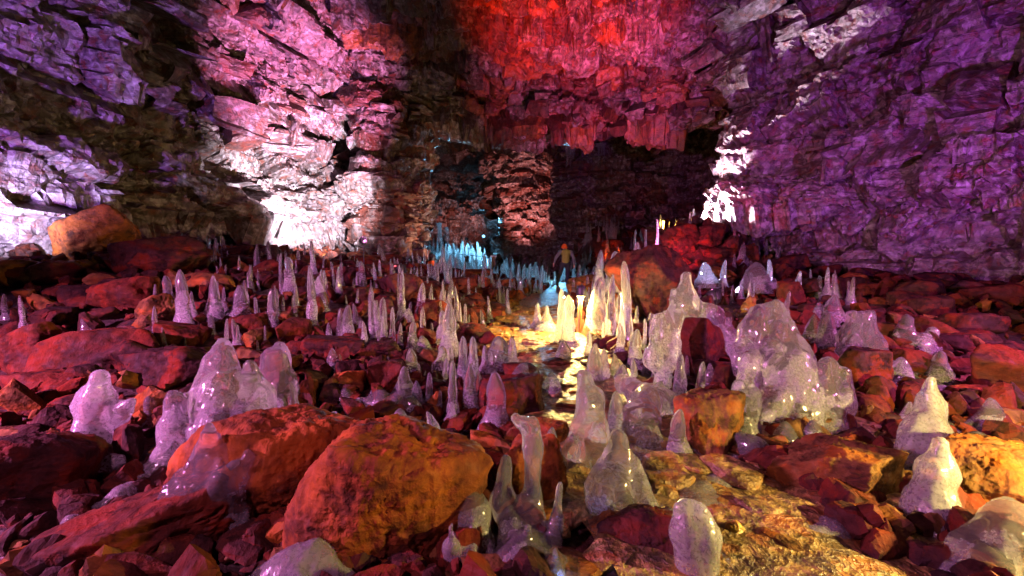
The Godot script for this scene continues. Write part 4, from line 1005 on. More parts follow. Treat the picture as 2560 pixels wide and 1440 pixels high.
	a = crag("block_cave_wall", near, {"seed": 81, "s1": 8.4, "step": 0.06, "cell": V(1.5, 1.1), "small": 0.28, "deep": 0.95, "fine": 1.1, "bed": 1.2, "mats": [wg, wb, wg], "slope": 0.12})
	blocks(a, "rock_block", near, {"seed": 83, "s1": 6.6, "t0": 2.6, "t1": 8.0, "h": [0.5, 0.95], "w": [0.5, 1.2], "out": [0.0, 0.42], "skip": 0.78, "n": 5, "rough": 0.06, "tilt": 0.4, "mats": [wg, wb], "slope": 0.1})
	shell("block_wall_side", wall([[8.4, 7.3], [8.9, 3.0], [8.0, -4.0]], [V(-0.2, -0.4), V(0.5, 2.1), V(0.45, 5.6), V(2.6, 8.0)]), 0.4, 0.3, wb)
	# wall behind the viewer
	shell("rear_cave_wall", wall([[8.0, -4.0], [0.0, -5.2], [-7.5, -4.0]], [V(0.0, -0.6), V(0.3, 4.0), V(2.0, 8.0)]), 0.5, 0.4, wb)
	# hanging lintel and the roof in front of it
	var lin_w := wall([[-4.6, 13.6], [-3.0, 13.8], [-0.5, 14.8], [2.5, 14.6], [4.8, 13.6], [6.6, 12.2]], [V(-3.2, 8.0), V(-2.9, 6.2), V(-1.6, 5.55), V(-0.2, 5.45), V(0.15, 5.9), V(0.35, 6.4), V(0.9, 6.85), V(2.0, 7.1), V(4.6, 7.3)])
	a = crag("cave_lintel", lin_w, {"seed": 91, "step": 0.07, "cell": V(1.1, 0.8), "deep": 1.0, "fine": 1.2, "bed": 0.6, "mats": [wr, wg, rr, wb]})
	blocks(a, "rock_block", lin_w, {"seed": 91, "t0": 3.4, "t1": 6.2, "h": [0.25, 0.5], "w": [0.3, 0.7], "out": [0.05, 0.45], "skip": 0.66, "n": 4, "rough": 0.05, "tilt": 0.6, "mats": [wr, wg, wr, wb]})
	crag("cave_roof", wall([[-10.0, 12.0], [0.0, 11.9], [10.0, 12.0]], [V(-1.5, 7.35), V(4.0, 7.45), V(18.0, 7.6)]), {"seed": 95, "step": 0.1, "t1": 7.0, "cell": V(1.7, 1.2), "deep": 1.2, "fine": 1.4, "mats": [rr, rr, wr, wg]})
	shell("rear_cave_roof", wall([[-10.0, 7.0], [10.0, 7.0]], [V(0.0, 7.5), V(13.0, 7.7)]), 0.5, 0.4, wr)
	shell("passage_roof", wall([[-10.0, 37.0], [12.0, 37.0]], [V(0.0, 7.4), V(12.0, 7.5), V(24.5, 7.9)]), 0.5, 0.5, wb)
	# ledges under the passage roof
	crag("passage_ledge", wall([[-5.2, 21.5], [-1.5, 21.0], [1.2, 21.6], [3.2, 23.4]], [V(-2.5, 7.8), V(-1.4, 6.5), V(0.1, 6.3), V(0.2, 7.0), V(0.4, 8.0)]), {"seed": 96, "step": 0.1, "cell": V(1.3, 0.5), "deep": 1.0, "mats": [wb, wr]})


# ------------------------------------------------------------------ ground
func path_x(d: float) -> float:
	for k in PATH_LINE.size() - 1:
		if d <= PATH_LINE[k + 1][0]:
			return lerpf(PATH_LINE[k][1], PATH_LINE[k + 1][1], clampf((d - PATH_LINE[k][0]) / (PATH_LINE[k + 1][0] - PATH_LINE[k][0]), 0, 1))
	return PATH_LINE[-1][1]


func ground_y(x: float, d: float) -> float:
	var c := path_x(d)
	var l := maxf(c - 0.9 - x, 0.0)
	var r := maxf(x - c - 1.0, 0.0)
	var y := 1.5 * (1.0 - exp(-l * 0.28)) * smoothstep(1.5, 8.0, d) * (1.0 - 0.7 * smoothstep(13.0, 17.0, d))
	y += 0.9 * (1.0 - exp(-r * 0.3)) * smoothstep(2.0, 8.0, d)
	y += 1.5 * exp(-(pow(x - 4.4, 2) / 3.0 + pow(d - 11.5, 2) / 4.0))
	y += smoothstep(25.0, 34.0, d) * 1.5 + 2.0 * smoothstep(18.5, 22.0, d) * smoothstep(2.5, 4.0, x) * (1.0 - smoothstep(24.0, 27.0, d))
	return y


func sheet(x0: Callable, x1: Callable, d0: float, d1: float, nx: int, nd: int, lift: float, bump: float) -> ArrayMesh:
	var v := PackedVector3Array()
	for j in nd + 1:
		var f := float(j) / nd
		var d := d0 + (d1 - d0) * (0.25 * f + 0.75 * f * f)
		for i in nx + 1:
			var x: float = lerpf(x0.call(d), x1.call(d), float(i) / nx)
			var p := Vector3(x, 0, -d)
			p.y = ground_y(x, d) + lift + grain.get_noise_3dv(p * 1.6) * bump + absf(grain.get_noise_3dv(p * 6.0)) * bump * 0.6
			v.append(p)
	var idx := PackedInt32Array()
	for j in nd:
		for i in nx:
			var a := j * (nx + 1) + i
			idx.append_array([a, a + nx + 1, a + nx + 2, a, a + nx + 2, a + 1])
	return smooth_mesh(v, [idx])


func ground() -> void:
	structure("ground", sheet(func(_d): return -13.0, func(_d): return 13.0, -7.0, 40.0, 200, 220, -0.05, 0.1), M.soil)
	var path := structure("path", sheet(func(d): return path_x(d) - (0.75 if d > 3.2 else 0.75 - 0.2 * (3.2 - d)), func(d): return path_x(d) + 0.7 + 1.6 * (1.0 - smoothstep(2.0, 4.2, d)), 0.4, 26.0, 40, 200, 0.012, 0.05), M.gravel)
	# glaze of ice that pokes through the ground in patches
	var v := PackedVector3Array()
	var idx := PackedInt32Array()
	for j in 141:
		for i in 121:
			var p := Vector3(0.3 + 3.9 * i / 120.0, 0, -(1.3 + 4.6 * j / 140.0))
			var e := minf(minf(i, 120 - i), minf(j, 140 - j)) / 14.0
			p.y = ground_y(p.x, -p.z) - 0.03 + 0.1 * grain.get_noise_3dv(p * 1.0 + Vector3(40, 7, 3)) + 0.06 * grain.get_noise_3dv(p * 3.3 + Vector3(4, 7, 3)) + 0.012 * grain.get_noise_3dv(p * 9.0) - 0.2 * maxf(0.0, 1.0 - e)
			v.append(p)
	for j in 140:
		for i in 120:
			var a := j * 121 + i
			idx.append_array([a, a + 121, a + 122, a, a + 122, a + 1])
	structure("ice_glaze", smooth_mesh(v, [idx]), M.milky)
	var rng := RandomNumberGenerator.new()
	rng.seed = 77
	var shapes := []
	for k in 6:
		shapes.append(boulder_mesh(300 + k, 2))
	for k in 230:
		var d := 1.6 + 8.5 * pow(rng.randf(), 0.8)
		var x := path_x(d) + rng.randf_range(-0.7, 0.62 + (1.2 if d < 3.2 else 0.0))
		var s := rng.randf_range(0.05, 0.14)
		var o := part(path, "path_stone", shapes[k % 6], [M.gravel, M.ochre, M.gravel][rng.randi() % 3])
		o.transform = Transform3D(Basis(Vector3.UP, rng.randf() * TAU).scaled(Vector3.ONE), Vector3(x, ground_y(x, d) + 0.01, -d))
		o.scale = Vector3(s * rng.randf_range(0.9, 1.6), s * 0.42, s * rng.randf_range(0.8, 1.2))


# ------------------------------------------------------------------ boulders
var ico_cache := {}


func ico(level: int) -> Array:
	if ico_cache.has(level):
		return ico_cache[level]
	var v := PackedVector3Array()
	var f := PackedInt32Array()
	if level == 0:
		var p := (1.0 + sqrt(5.0)) / 2.0
		for q in [[-1, p, 0], [1, p, 0], [-1, -p, 0], [1, -p, 0], [0, -1, p], [0, 1, p], [0, -1, -p], [0, 1, -p], [p, 0, -1], [p, 0, 1], [-p, 0, -1], [-p, 0, 1]]:
			v.append(Vector3(q[0], q[1], q[2]).normalized())
		f = PackedInt32Array([0, 11, 5, 0, 5, 1, 0, 1, 7, 0, 7, 10, 0, 10, 11, 1, 5, 9, 5, 11, 4, 11, 10, 2, 10, 7, 6, 7, 1, 8, 3, 9, 4, 3, 4, 2, 3, 2, 6, 3, 6, 8, 3, 8, 9, 4, 9, 5, 2, 4, 11, 6, 2, 10, 8, 6, 7, 9, 8, 1])
		for i in range(0, f.size(), 3):
			var s := f[i + 1]
			f[i + 1] = f[i + 2]
			f[i + 2] = s
	else:
		var b := ico(level - 1)
		v = b[0].duplicate()
		var mid := {}
		var src: PackedInt32Array = b[1]
		for i in range(0, src.size(), 3):
			var m := []
			for e in 3:
				var x := src[i + e]
				var y := src[i + (e + 1) % 3]
				var key := mini(x, y) * 100000 + maxi(x, y)
				if not mid.has(key):
					mid[key] = v.size()
					v.append(((v[x] + v[y]) / 2).normalized())
				m.append(mid[key])
			f.append_array([src[i], m[0], m[2], m[0], src[i + 1], m[1], m[2], m[1], src[i + 2], m[0], m[1], m[2]])
	ico_cache[level] = [v, f]
	return ico_cache[level]


func boulder_mesh(sd: int, level: int, sharp := 38.0) -> ArrayMesh:
	var rng := RandomNumberGenerator.new()
	rng.seed = sd
	var planes := []
	for k in 11:
		var n := Vector3(rng.randfn(), rng.randfn(), rng.randfn()).normalized()
		planes.append(n / rng.randf_range(0.62, 1.0))
	for n in [Vector3.UP, Vector3.DOWN, Vector3.LEFT, Vector3.RIGHT, Vector3.FORWARD, Vector3.BACK]:
		planes.append((n + Vector3(rng.randfn(), rng.randfn(), rng.randfn()) * 0.12).normalized() / rng.randf_range(0.8, 0.95))
	var b := ico(level)
	var v := PackedVector3Array()
	var off := Vector3(sd * 3.7, sd * 1.3, sd * 0.7)
	var fine := 1.0 if level > 2 else 0.4
	for q: Vector3 in b[0]:
		var r := 0.0
		if sharp > 30.0:
			var most := 0.0
			for n: Vector3 in planes:
				most = maxf(most, n.dot(q))
			r = 1.0 / most
		else:
			var sum := 0.0
			for n: Vector3 in planes:
				var c := n.dot(q)
				if c > 0.2:
					sum += pow(c, sharp)
			r = pow(sum, -1.0 / sharp)
		var p := q * r
		r += grain.get_noise_3dv(p * 1.2 + off) * 0.07 + fine * (facet.get_noise_3dv(p * 0.6 + off) * 0.06 + facet.get_noise_3dv(p * 1.9 + off) * 0.018 + grain.get_noise_3dv(p * 6.0 + off) * 0.02)
		v.append(q * r)
	if level > 2:
		return smooth_mesh(v, [b[1]])
	var t := PackedVector3Array()
	for i: int in b[1]:
		t.append(v[i])
	return flat_mesh(t)


func boulders() -> void:
	for b in BOULDERS:
		var o := MeshInstance3D.new()
		o.name = numbered("boulder")
		o.mesh = boulder_mesh(b[4], 5 if b[4] < 16 or b[1].z > -2.9 else 4, 12.0 if b[4] in [11, 12, 14] else 16.0 if b[4] in [38, 34, 29, 52] else 60.0 if b[4] in [43, 39, 32, 42, 54] else 24.0)
		o.material_override = M[b[3]]
		add_child(o)
		o.basis = Basis(Vector3.BACK, b[6]) * Basis.from_scale(b[2]) * Basis(Vector3.UP, b[5])
		o.position = b[1]
		tag(o, b[0], "boulder", "large boulders on the cave floor")


func rubble() -> void:
	var rng := RandomNumberGenerator.new()
	rng.seed = 404
	var shapes := []
	for k in 14:
		shapes.append(boulder_mesh(500 + k, 3, 22.0))
	var stones := ["rust", "maroon", "maroon", "rust", "maroon", "maroon", "maroon", "orange", "ochre"]
	var placed := 0
	var tries := 0
	while placed < 240 and tries < 9000:
		tries += 1
		var d := 2.2 + 15.0 * pow(rng.randf(), 0.9)
		var x := d * rng.randf_range(-1.12, 1.12)
		if absf(x - path_x(d)) < 0.85 + (0.5 if d < 3.5 and x > 0 else 0.0) or x < -7.2 or x > 7.6 or (d > 11.0 and (x < -5.0 or x > 6.0)):
			continue
		var s := rng.randf_range(0.14, 0.36) * (0.75 + d * 0.035) * (0.6 if d < 3.6 else 1.0)
		if d < 3.6 and rng.randf() < 0.25:
			continue
		var blocked := false
		for q in STALAGMITES:
			var e: Vector3 = q[1]
			if absf(e.x - x * -e.z / d) < s * 1.2 + q[3] and -e.z > d - s * 1.2 - 0.1 and -e.z < d + 1.3:
				blocked = true
				break
		if blocked:
			continue
		var o := MeshInstance3D.new()
		o.name = numbered("rubble_stone")
		o.mesh = shapes[rng.randi() % 14]
		var st: String = stones[rng.randi() % stones.size()]
		o.material_override = M[st]
		add_child(o)
		o.basis = Basis(Vector3(rng.randfn(), 0, rng.randfn()).normalized(), rng.randf_range(-0.4, 0.4)) * Basis(Vector3.UP, rng.randf() * TAU) * Basis.from_scale(Vector3(s * rng.randf_range(0.9, 1.5), s * rng.randf_range(0.4, 0.7), s))
		o.position = Vector3(x, ground_y(x, d) + s * 0.15, -d)
		var where := "on the slope below the pillar and lit wall" if x < path_x(d) else "between the path and the block wall"
		var tone: String = {"rust": "rust red", "maroon": "dark maroon", "orange": "orange", "ochre": "ochre brown"}[st]
		tag(o, "loose %s stone %s" % [tone, where], "stone", "loose %s stones %s" % [tone, where])
		placed += 1
	for kind in [["rust", 2600, "small broken rust red lava rubble between the boulders"], ["maroon", 3400, "small broken dark maroon lava rubble between the boulders"], ["ochre", 900, "small broken ochre brown lava rubble between the boulders"]]:
		var mm := MultiMesh.new()
		mm.transform_format = MultiMesh.TRANSFORM_3D
		mm.mesh = boulder_mesh(611 + kind[1] % 7, 2)
		mm.instance_count = kind[1]
		for k in kind[1]:
			var d: float = 1.2 + 22.0 * pow(rng.randf(), 1.5)
			var x := d * rng.randf_range(-1.2, 1.2)
			if absf(x - path_x(d)) < 0.7:
				x = path_x(d) + signf(x - path_x(d)) * rng.randf_range(0.7, 2.4)
			x = clampf(x, -8.5 if d < 9.0 else -5.5, 8.5 if d < 9.0 else 7.5)
			var s := (0.025 + 0.11 * pow(rng.randf(), 2.2)) * (0.7 + d * 0.06)
			mm.set_instance_transform(k, Transform3D(Basis(Vector3(rng.randfn(), rng.randfn(), rng.randfn()).normalized(), rng.randf() * TAU) * Basis.from_scale(Vector3(s * rng.randf_range(1.0, 1.7), s * rng.randf_range(0.5, 1.0), s)), Vector3(x, ground_y(x, d) + s * 0.2, -d)))
		var g := MultiMeshInstance3D.new()
		g.name = numbered("gravel_rubble")
		g.multimesh = mm
		g.material_override = M[kind[0]]
		add_child(g)
		tag(g, kind[2], "rubble")
		g.set_meta("kind", "stuff")


# ------------------------------------------------------------------ ice
func ice_mesh(sd: int, high: float, r: float, foot: float, lean: float, rings := 24, seg := 16, frost := 0.42) -> ArrayMesh:
	var rng := RandomNumberGenerator.new()
	rng.seed = sd
	var off := Vector3(sd * 1.7, sd * 0.9, -sd * 2.3)
	var v := PackedVector3Array()
	var sink := minf(0.06, high * 0.2) + r * 0.3
	var bend := rng.randf_range(-0.05, 0.05) * high
	var bend2 := rng.randf_range(-0.05, 0.05) * high
	var taper := rng.randf_range(0.38, 0.8)
	var blunt := rng.randf_range(1.2, 3.6)
	var ripple := rng.randf_range(0.03, 0.1)
	var flat := rng.randf_range(0.78, 1.0)
	var turn := rng.randf() * PI
	var tip := clampf(1.0 - blunt * r / high, 0.3, 0.96)
	for j in rings + 1:
		var f := float(j) / rings
		var t := f if f < 0.7 else 0.7 + (1.0 - pow(maxf(0.0, 1.0 - (f - 0.7) / 0.3), 1.6)) * 0.3
		var rad := r * lerpf(1.02, taper, t) + maxf(foot - r, 0.0) * exp(-t * high / maxf(foot * 0.5, 0.01))
		if t > tip:
			rad *= sqrt(maxf(0.0, 1.0 - pow(clampf((t - tip) / (1.0 - tip), 0.0, 1.0), 2.0)))
		var y := t * high
		if j == 0:
			y = -sink
			rad *= 1.15
		for k in seg:
			var a := TAU * k / seg
			var dir := Vector3(cos(a), 0, sin(a))
			var w := 1.0 + grain.get_noise_3dv(dir * 0.9 + Vector3(0, y / maxf(r, 0.02) * 0.33, 0) + off) * 0.3 + sin(y / maxf(r, 0.02) * 2.1 + sd) * ripple
			var p := dir * rad * w
			p = p.rotated(Vector3.UP, turn)
			p.z *= flat
			v.append(p + Vector3(lean * t * t + bend * sin(t * PI), y, bend2 * sin(t * PI)))
	var low := PackedInt32Array()
	var up := PackedInt32Array()
	for j in rings:
		for k in seg:
			var a := j * seg + k
			var b := j * seg + (k + 1) % seg
			var t := float(j) / rings + grain.get_noise_2d(k * 1.1 + sd * 7.0, j * 0.7) * 0.3
			var q := [a, b, b + seg, a, b + seg, a + seg]
			if t < frost:
				low.append_array(q)
			else:
				up.append_array(q)
	return smooth_mesh(v, [low, up], [M.milky, M.clear])


func stalagmites() -> void:
	var n := 0
	for s in STALAGMITES:
		n += 1
		var o := MeshInstance3D.new()
		o.name = numbered("ice_stalagmite")
		o.mesh = ice_mesh(900 + n, s[2], s[3], s[4], s[5], 28, 18, 0.12 + 0.34 * absf(sin(n * 1.7)))
		add_child(o)
		o.position = s[1]
		tag(o, s[0], "stalagmite", "ice stalagmites")


func ice_scatter() -> void:
	var rng := RandomNumberGenerator.new()
	rng.seed = 515
	var shapes := []
	for k in 16:
		shapes.append(ice_mesh(2000 + k, 1.0, rng.randf_range(0.07, 0.15), rng.randf_range(0.16, 0.3), rng.randf_range(-0.08, 0.08), 14, 10, rng.randf_range(0.2, 0.7)))
	# middle field between the slope and the pillar
	var zones := [
		[76, 6.0, 13.0, -3.4, 0.2, 0.22, 0.6, "pale pink ice peg in the crowded field beyond the rubble slope", "ice pegs of the middle field"],
		[44, 4.2, 8.5, -5.4, -0.9, 0.14, 0.42, "small pink ice spike between stones of the rubble slope", "ice spikes on the rubble slope"],
		[40, 4.4, 10.0, 1.2, 5.2, 0.14, 0.46, "small violet ice spike among rocks beside the ice arch", "ice spikes around the ice arch"],
		[22, 8.5, 15.5, 0.2, 2.0, 0.12, 0.4, "short greenish ice peg beside the far end of the gravel path", "ice pegs along the path"],
	]
	for z in zones:
		var left: int = z[0]
		var last := Vector2.ZERO
		var tries := 0
		while left > 0 and tries < 4000:
			tries += 1
			var d := rng.randf_range(z[1], z[2])
			var x := rng.randf_range(z[3], z[4])
			if last.x > 0.0 and rng.randf() < 0.6:
				d = last.x + rng.randfn() * 0.22
				x = last.y + rng.randfn() * 0.22
			if absf(x - path_x(d)) < 0.65:
				continue
			last = Vector2(d, x)
			var h := rng.randf_range(z[5], z[6]) * (1.0 if rng.randf() < 0.8 else 1.3)
			var o := MeshInstance3D.new()
			o.name = numbered("ice_stalagmite")
			o.mesh = shapes[rng.randi() % 16]
			add_child(o)
			o.basis = Basis(Vector3(rng.randfn(), 0, rng.randfn()).normalized(), rng.randf_range(0.0, 0.12)) * Basis(Vector3.UP, rng.randf() * TAU) * Basis.from_scale(Vector3(h * rng.randf_range(0.6, 1.2), h, h * rng.randf_range(0.6, 1.1)))
			o.position = Vector3(x, ground_y(x, d), -d)
			tag(o, z[7], "stalagmite", z[8])
			left -= 1
	var mm := MultiMesh.new()
	mm.transform_format = MultiMesh.TRANSFORM_3D
	mm.mesh = ice_mesh(2101, 1.0, 0.11, 0.22, 0.03, 10, 8, 0.3)
	mm.instance_count = 1500
	var seat := Vector2(20, 0)
	var put_spike := func(k: int, x: float, d: float, h: float) -> void:
		mm.set_instance_transform(k, Transform3D(Basis(Vector3(rng.randfn(), 0, rng.randfn()).normalized(), rng.randf_range(0.0, 0.12)) * Basis(Vector3.UP, rng.randf() * TAU) * Basis.from_scale(Vector3(h * rng.randf_range(0.5, 1.4), h, h * rng.randf_range(0.5, 1.3))), Vector3(x, ground_y(x, d) - 0.02, -d)))
	for k in 1000:
		var d := rng.randf_range(14.0, 34.0)
		var x := rng.randf_range(-6.2, 1.4) if d > 23.0 else rng.randf_range(-3.4, 5.2)
		if rng.randf() < 0.55:
			d = clampf(seat.x + rng.randfn() * 0.4, 14.0, 34.0)
			x = seat.y + rng.randfn() * 0.35
		else:
			seat = Vector2(d, x)
		if absf(x - path_x(d)) < 0.5:
			x += 1.1
		var h := (0.18 + 0.75 * pow(rng.randf(), 1.8)) * (1.0 if d < 22.0 else 1.35)
		put_spike.call(k, x, d, h)
	for k in 500:
		var d := 3.4 + 10.6 * pow(rng.randf(), 0.8)
		var x := rng.randf_range(-0.85, 0.7) * d
		if rng.randf() < 0.6:
			d = clampf(seat.x + rng.randfn() * 0.25, 3.2, 14.0)
			x = seat.y + rng.randfn() * 0.25
		else:
			seat = Vector2(d, x)
		if absf(x - path_x(d)) < 0.8:
			x = path_x(d) + signf(x - path_x(d)) * rng.randf_range(0.8, 1.6)
		put_spike.call(1000 + k, clampf(x, -6.4, 6.4), d, (0.13 + 0.32 * pow(rng.randf(), 1.6)) * (0.7 + d * 0.05))
	var g := MultiMeshInstance3D.new()
	g.name = "ice_field"
	g.multimesh = mm
	add_child(g)
	tag(g, "dense scatter of small ice spikes over the cave floor and deep passage", "ice")
	g.set_meta("kind", "stuff")


func icicles() -> void:
	var rng := RandomNumberGenerator.new()
	rng.seed = 88
	var spots := [
		[Vector3(2.641, 6.069, -20.600), 0.9, 0.13, "ice drip hanging from the ledge beside the dark far wall"],
		[Vector3(4.296, 6.542, -21.800), 1.1, 0.12, "long ice drip hanging on the dark far wall"],
		[Vector3(-0.893, 6.589, -26.500), 1.6, 0.14, "ice drip hanging down the edge of the buttress"],
		[Vector3(2.475, 3.754, -23.900), 1.4, 0.12, "ice drip on the corner of the dark far wall"],
		[Vector3(2.223, 2.045, -23.600), 0.9, 0.1, "short ice drip low on the corner of the dark far wall"],
		[Vector3(-4.887, 3.342, -30.000), 1.6, 0.1, "ice drip hanging over the far ice field"],
		[Vector3(-4.581, 3.138, -31.000), 1.3, 0.1, "thin ice drip hanging over the far ice field"],
	]
	for s in spots:
		var t := thing("icicle_curtain", s[3], "icicle", s[0], "ice drips in the passage")
		for k in 3:
			var h: float = s[1] * rng.randf_range(0.5, 1.0)
			var o := part(t, "icicle", ice_mesh(3000 + rng.randi() % 50, h, s[2] * rng.randf_range(0.35, 0.6), s[2], 0.0, 14, 8, 0.3), null)
			o.rotation.x = PI
			o.position = Vector3((k - 1) * s[2] * 1.1, 0, rng.randf_range(-0.1, 0.1))


func formations() -> void:
	for f in FORMATIONS:
		var o := MeshInstance3D.new()
		o.name = numbered(f[0])
		o.mesh = field_mesh(f[5], f[3], f[3] * 4.0, f[3] * 0.75, M[f[4]])
		add_child(o)
		tag(o, f[2], f[1], "large ice formations")


# Tapered capsules joined with a smooth minimum and meshed as surface nets.
func field_mesh(chains: Array, cell: float, k: float, wobble: float, mat: Material) -> ArrayMesh:
	var caps := []
	var lo := Vector3.ONE * 1e9
	var hi := Vector3.ONE * -1e9
	for ch in chains:
		for i in maxi(1, ch.size() - 1):
			var a: Array = ch[i]
			var b: Array = ch[mini(i + 1, ch.size() - 1)]
			caps.append([a[0], b[0], a[1], b[1]])
			for e in [a, b]:
				lo = lo.min(e[0] - Vector3.ONE * (e[1] + k + 3 * cell))
				hi = hi.max(e[0] + Vector3.ONE * (e[1] + k + 3 * cell))
	var nx := int((hi.x - lo.x) / cell) + 2
	var ny := int((hi.y - lo.y) / cell) + 2
	var nz := int((hi.z - lo.z) / cell) + 2
	var fld := PackedFloat32Array()
	fld.resize(nx * ny * nz)
	fld.fill(1e3)
	var sxy := nx * ny
	for c in caps:
		var a: Vector3 = c[0]
		var ba: Vector3 = c[1] - c[0]
		var bb := maxf(ba.length_squared(), 1e-9)
		var ra: float = c[2]
		var dr: float = c[3] - c[2]
		var pad := Vector3.ONE * (maxf(c[2], c[3]) + k + 2.5 * cell)
		var q0: Vector3 = ((a.min(c[1]) - pad - lo) / cell).floor().max(Vector3.ZERO)
		var q1: Vector3 = ((a.max(c[1]) + pad - lo) / cell).ceil().min(Vector3(nx - 1, ny - 1, nz - 1))
		for z in range(int(q0.z), int(q1.z) + 1):
			for y in range(int(q0.y), int(q1.y) + 1):
				var at := z * sxy + y * nx
				var p := lo + Vector3(q0.x, y, z) * cell - a
				for x in range(int(q0.x), int(q1.x) + 1):
					var h := clampf(p.dot(ba) / bb, 0.0, 1.0)
					var d := (p - ba * h).length() - ra - dr * h
					var o := fld[at + x]
					if d < o + k:
						var m := maxf(k - absf(o - d), 0.0) / k
						fld[at + x] = minf(o, d) - m * m * k * 0.25
					p.x += cell
	if wobble > 0.0:
		for z in nz:
			for y in ny:
				var at := z * sxy + y * nx
				for x in nx:
					var o := fld[at + x]
					if o < cell * 3.0 and o > -cell * 3.0:
						var p := lo + Vector3(x, y, z) * cell
						fld[at + x] = o + grain.get_noise_3dv(p * Vector3(9.0, 2.5, 9.0)) * wobble * 2.6 + grain.get_noise_3dv(p * 24.0) * wobble * 0.35
	var ids := PackedInt32Array()
	ids.resize(nx * ny * nz)
	ids.fill(-1)
	var v := PackedVector3Array()
	var corner := [0, 1, nx, nx + 1, sxy, sxy + 1, sxy + nx, sxy + nx + 1]
	var edges := [[0, 1], [0, 2], [0, 4], [1, 3], [1, 5], [2, 3], [2, 6], [3, 7], [4, 5], [4, 6], [5, 7], [6, 7]]
	for z in nz - 1:
		for y in ny - 1:
			var at := z * sxy + y * nx
			for x in nx - 1:
				var i := at + x
				var f0 := fld[i]
				if f0 > cell * 3.0 or f0 < -cell * 3.0:
					continue
				var s0 := f0 < 0.0
				if (fld[i + 1] < 0.0) == s0 and (fld[i + nx] < 0.0) == s0 and (fld[i + sxy] < 0.0) == s0 and (fld[i + nx + 1] < 0.0) == s0 and (fld[i + sxy + 1] < 0.0) == s0 and (fld[i + sxy + nx] < 0.0) == s0 and (fld[i + sxy + nx + 1] < 0.0) == s0:
					continue
				var sum := Vector3.ZERO
				var n := 0
				for e in edges:
					var fa := fld[i + corner[e[0]]]
					var fb := fld[i + corner[e[1]]]
					if (fa < 0.0) != (fb < 0.0):
						var u := fa / (fa - fb)
						var pa := Vector3(e[0] & 1, (e[0] >> 1) & 1, e[0] >> 2)
						var pb := Vector3(e[1] & 1, (e[1] >> 1) & 1, e[1] >> 2)
						sum += pa.lerp(pb, u)
						n += 1
				ids[i] = v.size()
				v.append(lo + (Vector3(x, y, z) + sum / n) * cell)
	var idx := PackedInt32Array()
	var steps := [1, nx, sxy]
	for z in range(1, nz - 1):
		for y in range(1, ny - 1):
			var at := z * sxy + y * nx
			for x in range(1, nx - 1):
				var i := at + x
				if ids[i] < 0:
					continue
				var inside := fld[i] < 0.0
				for ax in 3:
					if (fld[i + steps[ax]] < 0.0) == inside:
						continue
					var u: int = steps[(ax + 1) % 3]
					var w: int = steps[(ax + 2) % 3]
					var q0 := ids[i]
					var q1 := ids[i - u]
					var q2 := ids[i - u - w]
					var q3 := ids[i - w]
					if q1 < 0 or q2 < 0 or q3 < 0:
						continue
					if inside:
						idx.append_array([q0, q2, q1, q0, q3, q2])
					else:
						idx.append_array([q0, q1, q2, q0, q2, q3])
	if mat == M.milky or mat == M.clear:
		var low := PackedInt32Array()
		var up := PackedInt32Array()
		var share := 0.5 if mat == M.milky else 0.25
		for i in range(0, idx.size(), 3):
			var p := v[idx[i]]
			var f := (p.y - lo.y) / (hi.y - lo.y) + grain.get_noise_3dv(p * 5.0) * 0.45
			if f < share:
				low.append_array([idx[i], idx[i + 1], idx[i + 2]])
			else:
				up.append_array([idx[i], idx[i + 1], idx[i + 2]])
		return smooth_mesh(v, [low, up], [M.milky, M.clear])
	return smooth_mesh(v, [idx], [mat])


# ------------------------------------------------------------------ walkway
func walkway() -> void:
	var deck := thing("walkway", "low steel walkway crossing the far ice field", "walkway", Vector3.ZERO)
	var a := Vector3(-5.700, 0.508, -27.500)
	var b := Vector3(-1.178, 0.106, -22.500)
	var along := b - a
	var n := 15
	for k in n:
		var p := a + along * (k + 0.5) / n
		var o := block(deck, "plank", p, Vector3(1.1, 0.05, along.length() / n - 0.03), M.steel)
		o.rotation.y = atan2(along.x, along.z)
	var side := along.cross(Vector3.UP).normalized()
	var rail := thing("walkway_railing", "thin black railing along the steel walkway", "railing", Vector3.ZERO)
	for k in 9:
		var p := a + along * k / 8.0 - side * 0.5
		rod(rail, "post", p, p + Vector3.UP * 1.0, 0.022, M.black_metal)
	for h in [0.5, 1.0]:
		rod(rail, "rail", a - side * 0.5 + Vector3.UP * h, b - side * 0.5 + Vector3.UP * h, 0.018, M.black_metal)
	for s in [[Vector3(-2.324, 0.331, -23.000), "brown wooden end post with a black cap beside the walkway", M.black_metal], [Vector3(-0.913, 0.369, -22.000), "brown wooden end post with a pale metal cap beside the walkway", M.pale_metal]]:
		var t := thing("wooden_post", s[1], "post", s[0], "wooden posts of the walkway")
		block(t, "post", Vector3(0, 0.25, 0), Vector3(0.2, 1.1, 0.2), M.post_brown)
		block(t, "cap", Vector3(0, 0.83, 0), Vector3(0.3, 0.06, 0.3), s[2])


